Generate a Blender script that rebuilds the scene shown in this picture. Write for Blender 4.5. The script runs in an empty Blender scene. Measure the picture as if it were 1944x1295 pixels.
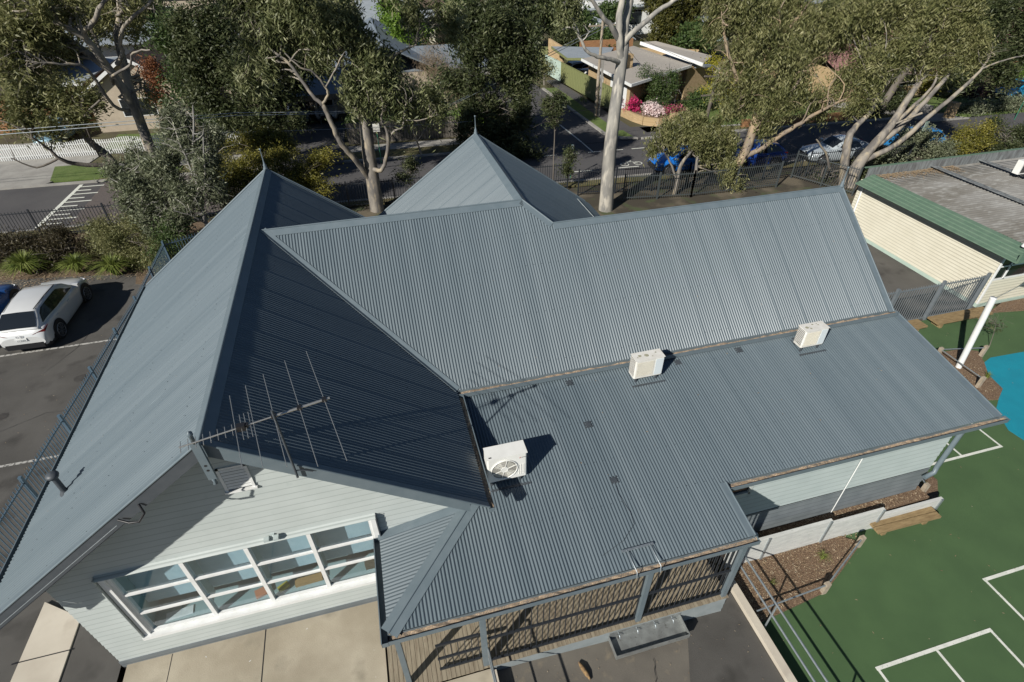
import bpy, math, random
import numpy as np
from mathutils import Vector
from bpy_extras import object_utils  # noqa
R = math.radians
random.seed(7); rng = np.random.default_rng(11)
scene = bpy.context.scene
COL = scene.collection

# ------------------------------------------------------------------ camera
F, YAW, PITCH, ROLL = 1037.0, -14.655, -37.774, -0.615
CAM = np.array([2.893, -6.038, 12.878])
def cam_axes():
    y, p, r = R(YAW), R(PITCH), R(ROLL)
    f = np.array([-math.sin(y)*math.cos(p), math.cos(y)*math.cos(p), math.sin(p)])
    ri = np.array([math.cos(y), math.sin(y), 0.0]); up = np.cross(ri, f)
    return ri*math.cos(r)+up*math.sin(r), -ri*math.sin(r)+up*math.cos(r), f
RI, UP, FW = cam_axes()
cd = bpy.data.cameras.new('camera'); cam = bpy.data.objects.new('camera', cd); COL.objects.link(cam)
cd.sensor_width = 36.0; cd.lens = F/1944*36; cd.clip_end = 3000; cd.clip_start = 0.1
from mathutils import Matrix
cam.matrix_world = Matrix([[RI[0], UP[0], -FW[0], CAM[0]], [RI[1], UP[1], -FW[1], CAM[1]], [RI[2], UP[2], -FW[2], CAM[2]], [0, 0, 0, 1]])
scene.camera = cam
def at(px, py, X=None, Y=None, Z=None):
    """surveyed position: the sight line through a photo point met with a known plane"""
    v = FW*F + RI*(px-972) - UP*(py-647.5)
    ax, val = (0, X) if X is not None else ((1, Y) if Y is not None else (2, Z))
    return Vector(CAM + v*(val-CAM[ax])/v[ax])

# ------------------------------------------------------------------ light
SUN_EL, SUN_AZ = 33.6, math.atan2(-0.81, -0.585)     # az measured clockwise from +Y
w = bpy.data.worlds.new('World'); scene.world = w; w.use_nodes = True
nt = w.node_tree; nt.nodes.clear()
sky = nt.nodes.new('ShaderNodeTexSky'); sky.sky_type = 'NISHITA'; sky.sun_disc = False; sky.air_density = .8; sky.dust_density = .2; sky.ozone_density = 2.5
sky.sun_elevation = R(SUN_EL); sky.sun_rotation = SUN_AZ % (2*math.pi)
bg = nt.nodes.new('ShaderNodeBackground'); bg.inputs[1].default_value = 0.05
ou = nt.nodes.new('ShaderNodeOutputWorld'); nt.links.new(sky.outputs[0], bg.inputs[0]); nt.links.new(bg.outputs[0], ou.inputs[0])
ld = bpy.data.lights.new('sun', 'SUN'); ld.energy = 5.0; ld.angle = R(0.55); ld.color = (1.0, 0.955, 0.88)
sun = bpy.data.objects.new('sun', ld); COL.objects.link(sun)
sd = Vector((math.sin(SUN_AZ)*math.cos(R(SUN_EL)), math.cos(SUN_AZ)*math.cos(R(SUN_EL)), math.sin(R(SUN_EL))))
sun.rotation_euler = sd.to_track_quat('Z', 'Y').to_euler(); sun.location = (-20, -15, 30)
scene.view_settings.view_transform = 'Standard'; scene.view_settings.look = 'None'
scene.view_settings.exposure = 0.22; scene.view_settings.gamma = 1.0

# ------------------------------------------------------------------ materials
def newmat(name):
    m = bpy.data.materials.new(name); m.use_nodes = True; n = m.node_tree.nodes; n.clear()
    o = n.new('ShaderNodeOutputMaterial'); p = n.new('ShaderNodeBsdfPrincipled'); m.node_tree.links.new(p.outputs[0], o.inputs[0])
    return m, m.node_tree, p, o
def rgb(c): return (c[0], c[1], c[2], 1)
def mat(name, c, rough=.6, metal=0, c2=None, scale=3, detail=5, c3=None, scale3=40, spec=.5, bump=0, bscale=30, lo=.35, hi=.65, lo3=.62, hi3=.75, stretch=None, coat=0, joint=None):
    m, t, p, o = newmat(name); L = t.links
    p.inputs['Roughness'].default_value = rough; p.inputs['Metallic'].default_value = metal
    p.inputs['Specular IOR Level'].default_value = spec; p.inputs['Coat Weight'].default_value = coat
    p.inputs['Base Color'].default_value = rgb(c)
    g = t.nodes.new('ShaderNodeNewGeometry'); src = g.outputs['Position']
    if stretch:
        mp = t.nodes.new('ShaderNodeMapping'); mp.inputs['Scale'].default_value = stretch; L.new(src, mp.inputs[0]); src = mp.outputs[0]
    def noise(s, d=5):
        n = t.nodes.new('ShaderNodeTexNoise'); n.inputs['Scale'].default_value = s; n.inputs['Detail'].default_value = d; L.new(src, n.inputs['Vector']); return n
    def ramp(n, a, b):
        r = t.nodes.new('ShaderNodeMapRange'); r.inputs[1].default_value = a; r.inputs[2].default_value = b; L.new(n.outputs['Fac'], r.inputs[0]); return r
    cur = None
    if c2:
        r = ramp(noise(scale, detail), lo, hi); mx = t.nodes.new('ShaderNodeMix'); mx.data_type = 'RGBA'
        L.new(r.outputs[0], mx.inputs[0]); mx.inputs[6].default_value = rgb(c); mx.inputs[7].default_value = rgb(c2); cur = mx.outputs[2]
    if c3:
        r = ramp(noise(scale3, 3), lo3, hi3); mx = t.nodes.new('ShaderNodeMix'); mx.data_type = 'RGBA'
        L.new(r.outputs[0], mx.inputs[0])
        if cur: L.new(cur, mx.inputs[6])
        else: mx.inputs[6].default_value = rgb(c)
        mx.inputs[7].default_value = rgb(c3); cur = mx.outputs[2]
    if joint:   # darker line where each board laps the next: (spacing, width share, colour)
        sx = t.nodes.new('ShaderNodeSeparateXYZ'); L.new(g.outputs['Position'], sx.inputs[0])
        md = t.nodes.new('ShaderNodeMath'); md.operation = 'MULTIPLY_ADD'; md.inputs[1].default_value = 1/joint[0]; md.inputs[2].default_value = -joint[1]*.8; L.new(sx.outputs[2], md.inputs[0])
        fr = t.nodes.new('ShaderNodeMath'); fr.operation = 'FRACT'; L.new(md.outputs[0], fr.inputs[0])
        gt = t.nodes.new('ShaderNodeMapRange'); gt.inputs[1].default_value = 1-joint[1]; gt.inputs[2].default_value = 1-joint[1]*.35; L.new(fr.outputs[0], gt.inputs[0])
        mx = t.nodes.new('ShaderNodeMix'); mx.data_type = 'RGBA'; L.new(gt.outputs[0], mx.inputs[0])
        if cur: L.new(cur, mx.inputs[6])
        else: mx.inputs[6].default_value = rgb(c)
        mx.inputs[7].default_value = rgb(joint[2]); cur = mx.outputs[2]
    if cur: L.new(cur, p.inputs['Base Color'])
    if bump:
        b = t.nodes.new('ShaderNodeBump'); b.inputs['Strength'].default_value = bump; b.inputs['Distance'].default_value = .02
        L.new(noise(bscale, 4).outputs['Fac'], b.inputs['Height']); L.new(b.outputs[0], p.inputs['Normal'])
    return m
def leafmat(name, cols, trans=.32, scale=.5):
    m, t, p, o = newmat(name); L = t.links
    g = t.nodes.new('ShaderNodeNewGeometry')
    r = t.nodes.new('ShaderNodeValToRGB'); r.color_ramp.interpolation = 'LINEAR'
    e = r.color_ramp.elements
    for i, c in enumerate(cols):
        x = i/(len(cols)-1)
        if i == 0: e[0].position = 0; e[0].color = rgb(c)
        elif i == len(cols)-1: e[-1].position = 1; e[-1].color = rgb(c)
        else:
            q = e.new(x); q.color = rgb(c)
    n = t.nodes.new('ShaderNodeTexNoise'); n.inputs['Scale'].default_value = scale*3; n.inputs['Detail'].default_value = 3
    L.new(g.outputs['Position'], n.inputs['Vector'])
    ma = t.nodes.new('ShaderNodeMath'); ma.operation = 'MULTIPLY_ADD'; ma.inputs[1].default_value = .55
    L.new(g.outputs['Random Per Island'], ma.inputs[0]); 
    mb = t.nodes.new('ShaderNodeMath'); mb.operation = 'MULTIPLY_ADD'; mb.inputs[1].default_value = 1.3; mb.inputs[2].default_value = -.42
    L.new(n.outputs['Fac'], mb.inputs[0]); L.new(mb.outputs[0], ma.inputs[2]); L.new(ma.outputs[0], r.inputs[0])
    L.new(r.outputs[0], p.inputs['Base Color']); p.inputs['Roughness'].default_value = .5; p.inputs['Specular IOR Level'].default_value = .35
    tr = t.nodes.new('ShaderNodeBsdfTranslucent'); L.new(r.outputs[0], tr.inputs[0])
    mx = t.nodes.new('ShaderNodeMixShader'); mx.inputs[0].default_value = trans
    L.new(p.outputs[0], mx.inputs[1]); L.new(tr.outputs[0], mx.inputs[2]); L.new(mx.outputs[0], o.inputs[0])
    return m
def glassmat(name, tint=(.75,.85,.85), refl=.0, dark=None):
    m, t, p, o = newmat(name); L = t.links
    tr = t.nodes.new('ShaderNodeBsdfTransparent'); tr.inputs[0].default_value = rgb(tint)
    gl = t.nodes.new('ShaderNodeBsdfGlossy'); gl.inputs['Roughness'].default_value = .02
    fr = t.nodes.new('ShaderNodeFresnel'); fr.inputs[0].default_value = 1.5
    ad = t.nodes.new('ShaderNodeMath'); ad.operation = 'ADD'; ad.inputs[1].default_value = refl; L.new(fr.outputs[0], ad.inputs[0])
    ge = t.nodes.new('ShaderNodeNewGeometry'); sb_ = t.nodes.new('ShaderNodeMath'); sb_.operation = 'SUBTRACT'; sb_.use_clamp = True; L.new(ad.outputs[0], sb_.inputs[0]); L.new(ge.outputs['Backfacing'], sb_.inputs[1])
    mx = t.nodes.new('ShaderNodeMixShader'); L.new(sb_.outputs[0], mx.inputs[0]); L.new(tr.outputs[0], mx.inputs[1]); L.new(gl.outputs[0], mx.inputs[2])
    L.new(mx.outputs[0], o.inputs[0]); return m
def brickmat(name, c1, c2, mortar, scale=1.0, bw=.5, rh=.25, rough=.85, ms=.015, coord='pos', bump=.3):
    m, t, p, o = newmat(name); L = t.links
    g = t.nodes.new('ShaderNodeNewGeometry')
    b = t.nodes.new('ShaderNodeTexBrick'); b.inputs['Color1'].default_value = rgb(c1); b.inputs['Color2'].default_value = rgb(c2); b.inputs['Mortar'].default_value = rgb(mortar)
    b.inputs['Scale'].default_value = scale; b.inputs['Brick Width'].default_value = bw; b.inputs['Row Height'].default_value = rh; b.inputs['Mortar Size'].default_value = ms
    if coord == 'wall':
        s = t.nodes.new('ShaderNodeSeparateXYZ'); L.new(g.outputs['Position'], s.inputs[0]); a = t.nodes.new('ShaderNodeMath'); L.new(s.outputs[0], a.inputs[0]); L.new(s.outputs[1], a.inputs[1])
        c = t.nodes.new('ShaderNodeCombineXYZ'); L.new(a.outputs[0], c.inputs[0]); L.new(s.outputs[2], c.inputs[1]); L.new(c.outputs[0], b.inputs['Vector'])
    else: L.new(g.outputs['Position'], b.inputs['Vector'])
    L.new(b.outputs['Color'], p.inputs['Base Color']); p.inputs['Roughness'].default_value = rough
    if bump:
        bb = t.nodes.new('ShaderNodeBump'); bb.inputs['Strength'].default_value = bump; bb.inputs['Distance'].default_value = .02; bb.invert = True
        L.new(b.outputs['Fac'], bb.inputs['Height']); L.new(bb.outputs[0], p.inputs['Normal'])
    return m
M = {}
def roofmat(stretch):
    # painted steel sheets: slight tone change from sheet to sheet and down the ribs
    return mat('painted_roof_steel', (.097,.127,.145), .36, .0, c2=(.124,.156,.174), scale=1.0, detail=8, c3=(.17,.21,.23), scale3=9, lo3=.66, hi3=.85, spec=.55, stretch=stretch, lo=.3, hi=.7)
M['roof'] = roofmat((3.2,.12,.12)); M['roofy'] = roofmat((.12,3.2,.12))
M['trim'] = mat('grey_blue_trim', (.115,.15,.17), .45, c2=(.135,.17,.19), scale=4)
M['trimdark'] = mat('dark_trim', (.055,.065,.075), .5, c2=(.07,.08,.09), scale=5)
M['gut'] = mat('gutter_inside', (.16,.14,.12), .9, c2=(.30,.22,.15), scale=9, c3=(.45,.34,.22), scale3=45, lo3=.52, hi3=.62)
M['litter'] = mat('leaf_litter_brown', (.07,.048,.03), .95, c2=(.17,.12,.075), scale=22, c3=(.36,.27,.17), scale3=60, lo3=.58, hi3=.66, bump=.8, bscale=60)
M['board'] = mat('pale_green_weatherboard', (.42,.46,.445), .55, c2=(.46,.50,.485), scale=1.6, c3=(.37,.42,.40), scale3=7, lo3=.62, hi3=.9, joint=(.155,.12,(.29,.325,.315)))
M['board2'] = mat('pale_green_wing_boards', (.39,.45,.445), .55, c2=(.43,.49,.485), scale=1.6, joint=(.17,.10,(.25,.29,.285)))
M['boarddark'] = mat('dark_grey_weatherboard', (.13,.15,.16), .6, c2=(.165,.185,.195), scale=2.5, joint=(.17,.10,(.07,.08,.09)))
M['white'] = mat('white_paint', (.74,.75,.74), .45, c2=(.68,.69,.67), scale=6)
M['offwhite'] = mat('aged_white_metal', (.72,.71,.66), .45, c2=(.64,.62,.56), scale=6, c3=(.3,.29,.22), scale3=11, lo3=.68, hi3=.74)
M['acwhite'] = mat('clean_white_metal', (.78,.78,.74), .4, c2=(.72,.72,.68), scale=5)
M['grille'] = mat('dark_grille', (.06,.06,.06), .5)
M['concrete'] = mat('old_concrete', (.31,.27,.20), .9, c2=(.41,.365,.28), scale=.9, lo=.38, hi=.62, detail=11, c3=(.22,.195,.145), scale3=1.7, lo3=.54, hi3=.8, bump=.25, bscale=70)
M['conc2'] = mat('pale_concrete', (.47,.42,.34), .9, c2=(.56,.51,.42), scale=1.2, detail=9, c3=(.42,.37,.3), scale3=3, lo3=.58, hi3=.9, bump=.2, bscale=70)
M['concgrey'] = mat('grey_concrete', (.25,.24,.22), .9, c2=(.33,.32,.29), scale=1.0, detail=9, c3=(.2,.19,.17), scale3=6)
M['asphalt'] = mat('worn_asphalt', (.072,.068,.061), .95, c2=(.10,.095,.086), scale=.7, detail=10, c3=(.05,.047,.042), scale3=1.1, lo3=.56, hi3=.72, bump=.5, bscale=90)
M['road'] = mat('road_asphalt', (.062,.060,.062), .92, c2=(.083,.080,.080), scale=.35, detail=10, c3=(.11,.105,.1), scale3=25, lo3=.62, hi3=.75, bump=.3, bscale=60)
M['ramp'] = mat('ramp_asphalt', (.11,.10,.085), .95, c2=(.16,.145,.12), scale=.9, detail=9, c3=(.24,.2,.14), scale3=4, lo3=.6, hi3=.85, bump=.35, bscale=80)
M['green'] = mat('green_synthetic_court', (.050,.098,.036), .95, c2=(.06,.115,.042), scale=1.2, detail=8, c3=(.07,.13,.05), scale3=70, lo3=.6, hi3=.72, bump=.4, bscale=160)
M['blue'] = mat('blue_synthetic_court', (.0,.21,.29), .95, c2=(.0,.235,.32), scale=2, c3=(.02,.28,.36), scale3=80, bump=.4, bscale=160)
M['line'] = mat('line_paint', (.70,.70,.64), .8, c2=(.58,.60,.53), scale=5, c3=(.33,.38,.30), scale3=28, lo3=.6, hi3=.72)
M['wornline'] = mat('worn_line_paint', (.42,.41,.38), .85, c2=(.12,.12,.11), scale=14, lo=.5, hi=.62)
M['mulch'] = mat('bark_mulch', (.085,.05,.03), .98, c2=(.17,.11,.065), scale=26, detail=6, c3=(.36,.26,.17), scale3=55, lo3=.56, hi3=.64, bump=1, bscale=45)
M['grass'] = mat('mown_grass', (.075,.12,.022), .95, c2=(.115,.16,.04), scale=1.5, detail=10, c3=(.14,.15,.05), scale3=30, bump=.8, bscale=60)
M['drygrass'] = mat('dry_verge_grass', (.10,.095,.035), .95, c2=(.15,.12,.06), scale=1.2, detail=10, c3=(.06,.08,.02), scale3=8, lo3=.5, hi3=.7, bump=.8, bscale=60)
M['soil'] = mat('leafy_soil', (.06,.05,.028), .98, c2=(.09,.085,.035), scale=.6, detail=10, c3=(.14,.11,.07), scale3=14, bump=.6, bscale=30)
M['yardsoil'] = mat('yard_soil_painted_dapples', (.05,.042,.028), .98, c2=(.12,.10,.068), scale=.5, lo=.48, hi=.6, detail=10, c3=(.06,.075,.03), scale3=1.1, lo3=.55, hi3=.68, bump=.8, bscale=25)  # soil tones with canopy shade and sun dapples put into the colour
M['brickpave'] = brickmat('brick_paved_crossing', (.10,.085,.08), (.13,.105,.095), (.07,.065,.06), 4.0, .5, .25, .9, .02)
M['wood'] = mat('weathered_decking', (.20,.165,.115), .85, c2=(.29,.25,.18), scale=2, detail=8, c3=(.16,.10,.07), scale3=7, lo3=.6, hi3=.8, stretch=(9,1,1))
M['timber'] = mat('treated_timber', (.19,.13,.06), .85, c2=(.28,.2,.10), scale=4, detail=8, c3=(.12,.09,.05), scale3=10, stretch=(1,6,6))
M['post'] = mat('grey_timber_post', (.27,.22,.16), .9, c2=(.36,.31,.24), scale=7)
M['sleeper'] = mat('whitewashed_sleeper', (.47,.48,.46), .8, c2=(.56,.57,.54), scale=3, c3=(.32,.33,.31), scale3=8, stretch=(1,5,5))
M['galv'] = mat('galvanised_pipe', (.30,.34,.36), .4, .6, c2=(.38,.42,.44), scale=12)
M['steel'] = mat('stainless_steel', (.34,.36,.35), .4, .5, c2=(.24,.25,.245), scale=5, c3=(.14,.14,.13), scale3=12)
M['skirt'] = mat('mid_grey_skirt_paint', (.21,.24,.245), .6, c2=(.26,.29,.295), scale=3)
M['fencegrey'] = mat('grey_fence_paint', (.13,.15,.165), .5, c2=(.16,.18,.195), scale=5)
M['fencemid'] = mat('shade_darkened_fence_grey', (.055,.065,.068), .6)  # fence grey darkened in the colour to stand in for canopy shade
M['fenceblue'] = mat('blue_grey_fence_paint', (.07,.115,.16), .5, c2=(.085,.135,.18), scale=5)
M['fenceblack'] = mat('black_fence_paint', (.02,.024,.03), .5)
M['alu'] = mat('aluminium_rod', (.55,.54,.5), .35, .8)
M['black'] = mat('black_plastic', (.015,.015,.017), .45)
M['rubber'] = mat('tyre_rubber', (.018,.018,.018), .85)
M['rim'] = mat('alloy_rim', (.34,.35,.37), .3, .8)
M['carglass'] = mat('tinted_car_glass', (.012,.015,.018), .06, spec=.8)
M['red'] = mat('red_lamp_lens', (.12,.01,.01), .25)
M['lamp'] = mat('clear_lamp_lens', (.6,.62,.65), .15)
M['bark'] = mat('smooth_gum_bark', (.25,.225,.19), .8, c2=(.12,.11,.10), scale=2.2, lo=.42, hi=.58, detail=9, c3=(.33,.28,.2), scale3=3.5, lo3=.5, hi3=.65, bump=.3, bscale=6, stretch=(1,1,.35))
M['barkwhite'] = mat('pale_grey_gum_bark', (.30,.285,.25), .75, c2=(.17,.165,.155), scale=1.6, lo=.42, hi=.6, detail=9, c3=(.43,.4,.34), scale3=4, lo3=.5, hi3=.65, bump=.3, bscale=5, stretch=(1,1,.3))
M['barktan'] = mat('peeling_tan_bark', (.34,.25,.155), .85, c2=(.2,.165,.13), scale=1.6, detail=8, c3=(.40,.32,.2), scale3=5, bump=.5, bscale=10, stretch=(1,1,.3))
M['barkdark'] = mat('dark_rough_bark', (.10,.085,.07), .9, c2=(.17,.15,.125), scale=2, detail=8, bump=.8, bscale=12, stretch=(1,1,.3))
M['glass'] = glassmat('window_glass', (.88,.93,.95), .05)
M['brick'] = brickmat('cream_brick', (.36,.25,.125), (.44,.32,.175), (.32,.27,.2), 4.0, .9, .32, .9, .02, 'wall')
M['brickdk'] = brickmat('orange_brick', (.30,.14,.06), (.38,.19,.08), (.2,.14,.09), 4.0, .9, .32, .9, .02, 'wall')
M['render'] = mat('beige_render', (.40,.34,.26), .9, c2=(.46,.39,.3), scale=3)
M['tilebrown'] = brickmat('brown_roof_tile', (.105,.075,.052), (.135,.098,.068), (.035,.026,.02), 3.0, .9, .9, .85, .06)
M['tiledark'] = brickmat('dark_roof_tile', (.055,.042,.036), (.085,.062,.05), (.015,.012,.01), 3.0, 1.0, 1.0, .85, .08)
M['tilepink'] = brickmat('pink_roof_tile', (.27,.135,.12), (.31,.16,.14), (.14,.07,.065), 3.0, 1.2, .9, .85, .06)
M['roofbeige'] = brickmat('beige_sheet_roof', (.34,.31,.27), (.36,.33,.285), (.27,.245,.21), 2.0, 60, .6, .7, .02)
M['roofgrey'] = mat('grey_sheet_roof', (.25,.28,.30), .55, c2=(.29,.32,.34), scale=2)
M['roofslate'] = mat('slate_blue_roof', (.15,.18,.21), .55, c2=(.18,.21,.24), scale=1, stretch=(8,1,1))
M['cream'] = mat('cream_cladding', (.60,.57,.46), .6, c2=(.64,.61,.5), scale=2, joint=(.14,.24,(.42,.40,.32)))
M['greentrim'] = mat('mid_green_fascia', (.10,.165,.115), .55, c2=(.125,.19,.135), scale=4, c3=(.08,.15,.1), scale3=9)
M['oldroof'] = mat('weathered_grey_roof', (.27,.265,.25), .8, c2=(.16,.15,.13), scale=.6, detail=9, c3=(.33,.33,.31), scale3=4, lo3=.5, hi3=.8, stretch=(.5,1.4,1))
M['parapet'] = mat('stained_metal_flashing', (.22,.24,.24), .7, c2=(.10,.10,.1), scale=2.5, stretch=(3,3,.6))
M['greenfence'] = mat('olive_sheet_fence', (.15,.165,.065), .7, c2=(.19,.205,.085), scale=4, stretch=(8,8,1))
M['mint'] = mat('mint_paint', (.42,.52,.45), .7, c2=(.38,.48,.42), scale=4)
M['palings'] = mat('grey_timber_palings', (.13,.115,.095), .9, c2=(.2,.18,.155), scale=2.5, stretch=(8,8,1))
M['blind'] = mat('pale_blue_blind', (.40,.52,.57), .8, c2=(.45,.565,.61), scale=6)
M['desk'] = mat('pale_laminate', (.28,.38,.38), .6)
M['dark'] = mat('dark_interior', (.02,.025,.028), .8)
L_GUM = leafmat('gum_leaves', [(.035,.05,.018), (.11,.13,.05), (.22,.235,.11), (.4,.4,.25)])
L_SILV = leafmat('silvery_leaves', [(.05,.065,.032), (.12,.14,.08), (.215,.235,.145), (.35,.365,.25)])
L_OLIVE = leafmat('olive_gum_leaves', [(.035,.045,.015), (.12,.13,.045), (.235,.235,.10), (.42,.40,.21)])
L_DARK = leafmat('dark_leaves', [(.018,.026,.01), (.045,.062,.022), (.09,.105,.045), (.17,.18,.09)])
L_WATTLE = leafmat('wattle_leaves', [(.055,.06,.015), (.13,.13,.024), (.21,.19,.035), (.3,.27,.06)])
L_BRIGHT = leafmat('bright_leaves', [(.06,.12,.015), (.11,.2,.025), (.17,.27,.04), (.22,.32,.06)], .35)
L_GREEN = leafmat('mid_green_leaves', [(.03,.055,.015), (.05,.09,.025), (.09,.13,.04), (.13,.17,.06)])
L_CON = leafmat('conifer_leaves', [(.035,.04,.01), (.07,.075,.018), (.11,.105,.025), (.15,.14,.035)])
L_TWIG = leafmat('bare_twigs', [(.13,.09,.055), (.2,.15,.095), (.26,.2,.13), (.32,.26,.17)], .05)
L_RUST = leafmat('rusty_leaves', [(.12,.045,.02), (.2,.08,.035), (.27,.11,.05), (.3,.16,.08)])
L_PURP = leafmat('dark_purple_leaves', [(.03,.02,.018), (.06,.035,.03), (.09,.05,.045), (.12,.08,.06)])
L_BROWN = leafmat('brown_green_leaves', [(.02,.02,.01),(.05,.042,.022),(.085,.07,.038),(.13,.115,.06)])
L_MAG = leafmat('magenta_flowers', [(.35,.02,.08), (.5,.03,.12), (.6,.05,.2), (.5,.04,.1)], .3)
L_PINK = leafmat('pale_pink_flowers', [(.6,.42,.45), (.75,.6,.6), (.8,.68,.66), (.8,.7,.66)], .3)
L_YEL = leafmat('yellow_green_leaves', [(.2,.2,.02), (.33,.31,.03), (.42,.38,.05), (.5,.44,.08)], .35)

# ------------------------------------------------------------------ mesh helpers
class MB:
    def __init__(s): s.v = []; s.f = []; s.sm = []
    def add(s, vs, fs, smooth=False):
        b = len(s.v); s.v += [tuple(map(float, q)) for q in vs]; s.f += [tuple(b+i for i in f) for f in fs]; s.sm += [smooth]*len(fs); return s
    def box(s, x0, x1, y0, y1, z0, z1):
        return s.add([(x0,y0,z0),(x1,y0,z0),(x1,y1,z0),(x0,y1,z0),(x0,y0,z1),(x1,y0,z1),(x1,y1,z1),(x0,y1,z1)],
                     [(0,3,2,1),(4,5,6,7),(0,1,5,4),(1,2,6,5),(2,3,7,6),(3,0,4,7)])
    def beam(s, a, b, wd, hg, up=(0,0,1)):
        a, b = Vector(a), Vector(b); d = (b-a).normalized(); u = Vector(up)
        r = d.cross(u)
        if r.length < 1e-4: r = d.cross(Vector((1,0,0)))
        r.normalize(); u = r.cross(d).normalized(); r = r*wd/2; u = u*hg/2
        vs = [a-r-u, a+r-u, a+r+u, a-r+u, b-r-u, b+r-u, b+r+u, b-r+u]
        return s.add(vs, [(0,1,2,3),(7,6,5,4),(0,4,5,1),(1,5,6,2),(2,6,7,3),(3,7,4,0)])
    def tube(s, pts, rad, n=8, cap=True):
        pts = [Vector(p) for p in pts]
        if not hasattr(rad, '__len__'): rad = [rad]*len(pts)
        ring = []; prev = None
        for i, p in enumerate(pts):
            d = (pts[min(i+1, len(pts)-1)]-pts[max(i-1, 0)]).normalized()
            if prev is None:
                r = d.cross(Vector((0,0,1)))
                if r.length < 1e-3: r = Vector((1,0,0))
            else: r = prev - d*prev.dot(d)
            r.normalize(); prev = r; u = d.cross(r)
            ring.append([p+(r*math.cos(2*math.pi*k/n)+u*math.sin(2*math.pi*k/n))*rad[i] for k in range(n)])
        vs = [q for g in ring for q in g]; fs = []
        for i in range(len(pts)-1):
            for k in range(n): fs.append((i*n+k, i*n+(k+1)%n, (i+1)*n+(k+1)%n, (i+1)*n+k))
        s.add(vs, fs, True)
        if cap:
            s.add(ring[0], [tuple(range(n))[::-1]]); s.add(ring[-1], [tuple(range(n))])
        return s
    def poly(s, pts, th=0, nrm=None):
        pts = [Vector(p) for p in pts]; n = len(pts)
        if not th: return s.add(pts, [tuple(range(n))])
        if nrm is None: nrm = (pts[1]-pts[0]).cross(pts[2]-pts[0]).normalized()
        nrm = Vector(nrm); lo = [p-nrm*th for p in pts]
        return s.add(pts+lo, [tuple(range(n)), tuple(range(n, 2*n))[::-1]]+[(i, i+n, (i+1) % n+n, (i+1) % n) for i in range(n)])
    def prism(s, pts2, z0, z1):
        return s.poly([(p[0], p[1], z1) for p in pts2], z1-z0, (0,0,1))
    def lathe(s, c, prof, n=16):
        vs = []; fs = []
        for r, z in prof:
            for k in range(n): a = 2*math.pi*k/n; vs.append((c[0]+r*math.cos(a), c[1]+r*math.sin(a), c[2]+z))
        for i in range(len(prof)-1):
            for k in range(n): fs.append((i*n+k, i*n+(k+1) % n, (i+1)*n+(k+1) % n, (i+1)*n+k))
        return s.add(vs, fs, True)
    def build(s, name, m, parent=None, xf=None):
        me = bpy.data.meshes.new(name)
        vs = s.v
        if xf is not None: vs = [tuple(xf @ Vector(q)) for q in vs]
        me.from_pydata(vs, [], s.f); me.polygons.foreach_set('use_smooth', s.sm); me.materials.append(m); me.update()
        o = bpy.data.objects.new(name, me); COL.objects.link(o)
        if parent is not None: o.parent = parent
        return o
def tag(o, label, cat, group=None, kind=None):
    if label: o['label'] = label
    if cat: o['category'] = cat
    if group: o['group'] = group
    if kind: o['kind'] = kind
    return o
def empty(name, label, cat, group=None, loc=(0,0,0)):
    o = bpy.data.objects.new(name, None); COL.objects.link(o); o.location = loc; o.empty_display_size = .2
    return tag(o, label, cat, group)
def struct(o): o['kind'] = 'structure'; return o
def copy_tree(o, parent=None):
    c = o.copy(); COL.objects.link(c)
    if parent: c.parent = parent
    for ch in list(o.children): copy_tree(ch, c)
    return c
def relabel(o, label, **k): o['label'] = label; return o

def corr(mb, pts, O, U, V, us, offs, smooth=True):
    """profiled sheet: polygon pts cut into strips running along V; profile height offs(u) along the plane normal"""
    O, U, V = Vector(O), Vector(U).normalized(), Vector(V).normalized(); N = U.cross(V).normalized()
    if N.z < -0.01 or (abs(N.z) < .01 and N.y > .5): N = -N
    P = [((Vector(p)-O).dot(U), (Vector(p)-O).dot(V)) for p in pts]
    rows = []
    def rng_at(u):
        vs = []
        for i in range(len(P)):
            (u0, v0), (u1, v1) = P[i], P[(i+1) % len(P)]
            if (u0 <= u < u1) or (u1 <= u < u0): vs.append(v0+(v1-v0)*(u-u0)/(u1-u0))
        return (min(vs), max(vs)) if len(vs) >= 2 else None
    u0, u1 = min(p[0] for p in P), max(p[0] for p in P)
    cuts = sorted(set([u0+1e-5, u1-1e-5]+[p[0]-1e-5 for p in P if u0 < p[0]-1e-4]+[p[0]+1e-5 for p in P if p[0] < u1-1e-4]+[u for u in us if u0 < u < u1]))
    vs, fs, k = [], [], 0; last = None
    for u in cuts:
        r = rng_at(u)
        if r is None or r[1]-r[0] < 1e-4: r = r or None
        if r is None: last = None; continue
        h = offs(u)
        for v in r: vs.append(O+U*u+V*v+N*h)
        if last is not None: fs.append((last, k, k+1, last+1))
        last = k; k += 2
    # orient upward
    if fs:
        a, b, c = Vector(vs[fs[0][0]]), Vector(vs[fs[0][1]]), Vector(vs[fs[0][2]])
        if (b-a).cross(c-a).dot(N) < 0: fs = [f[::-1] for f in fs]
    mb.add(vs, fs, smooth); return mb
PITCHW = 0.068
def corrugated(pts, O, U, V, pitch=PITCHW, amp=.0125, n=6):
    mb = MB(); lo, hi = -30, 60
    us = [k*pitch/n for k in range(int(lo/pitch*n), int(hi/pitch*n))]
    us = us
    return corr(mb, pts, O, U, V, us, lambda u: amp*math.cos(2*math.pi*u/pitch)+(.005*((u/(pitch*11)) % 1) if pitch < .1 else 0))
def lapwall(mb, pts, O, U, p=.155, a=.016, z0=0.0):
    """weatherboards: U up the wall, V along it"""
    us = []
    for k in range(0, 60): us += [k*p+1e-4, (k+1)*p-2e-3]
    O = Vector(O); U = Vector((0,0,1)); V = None
    return us

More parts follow.
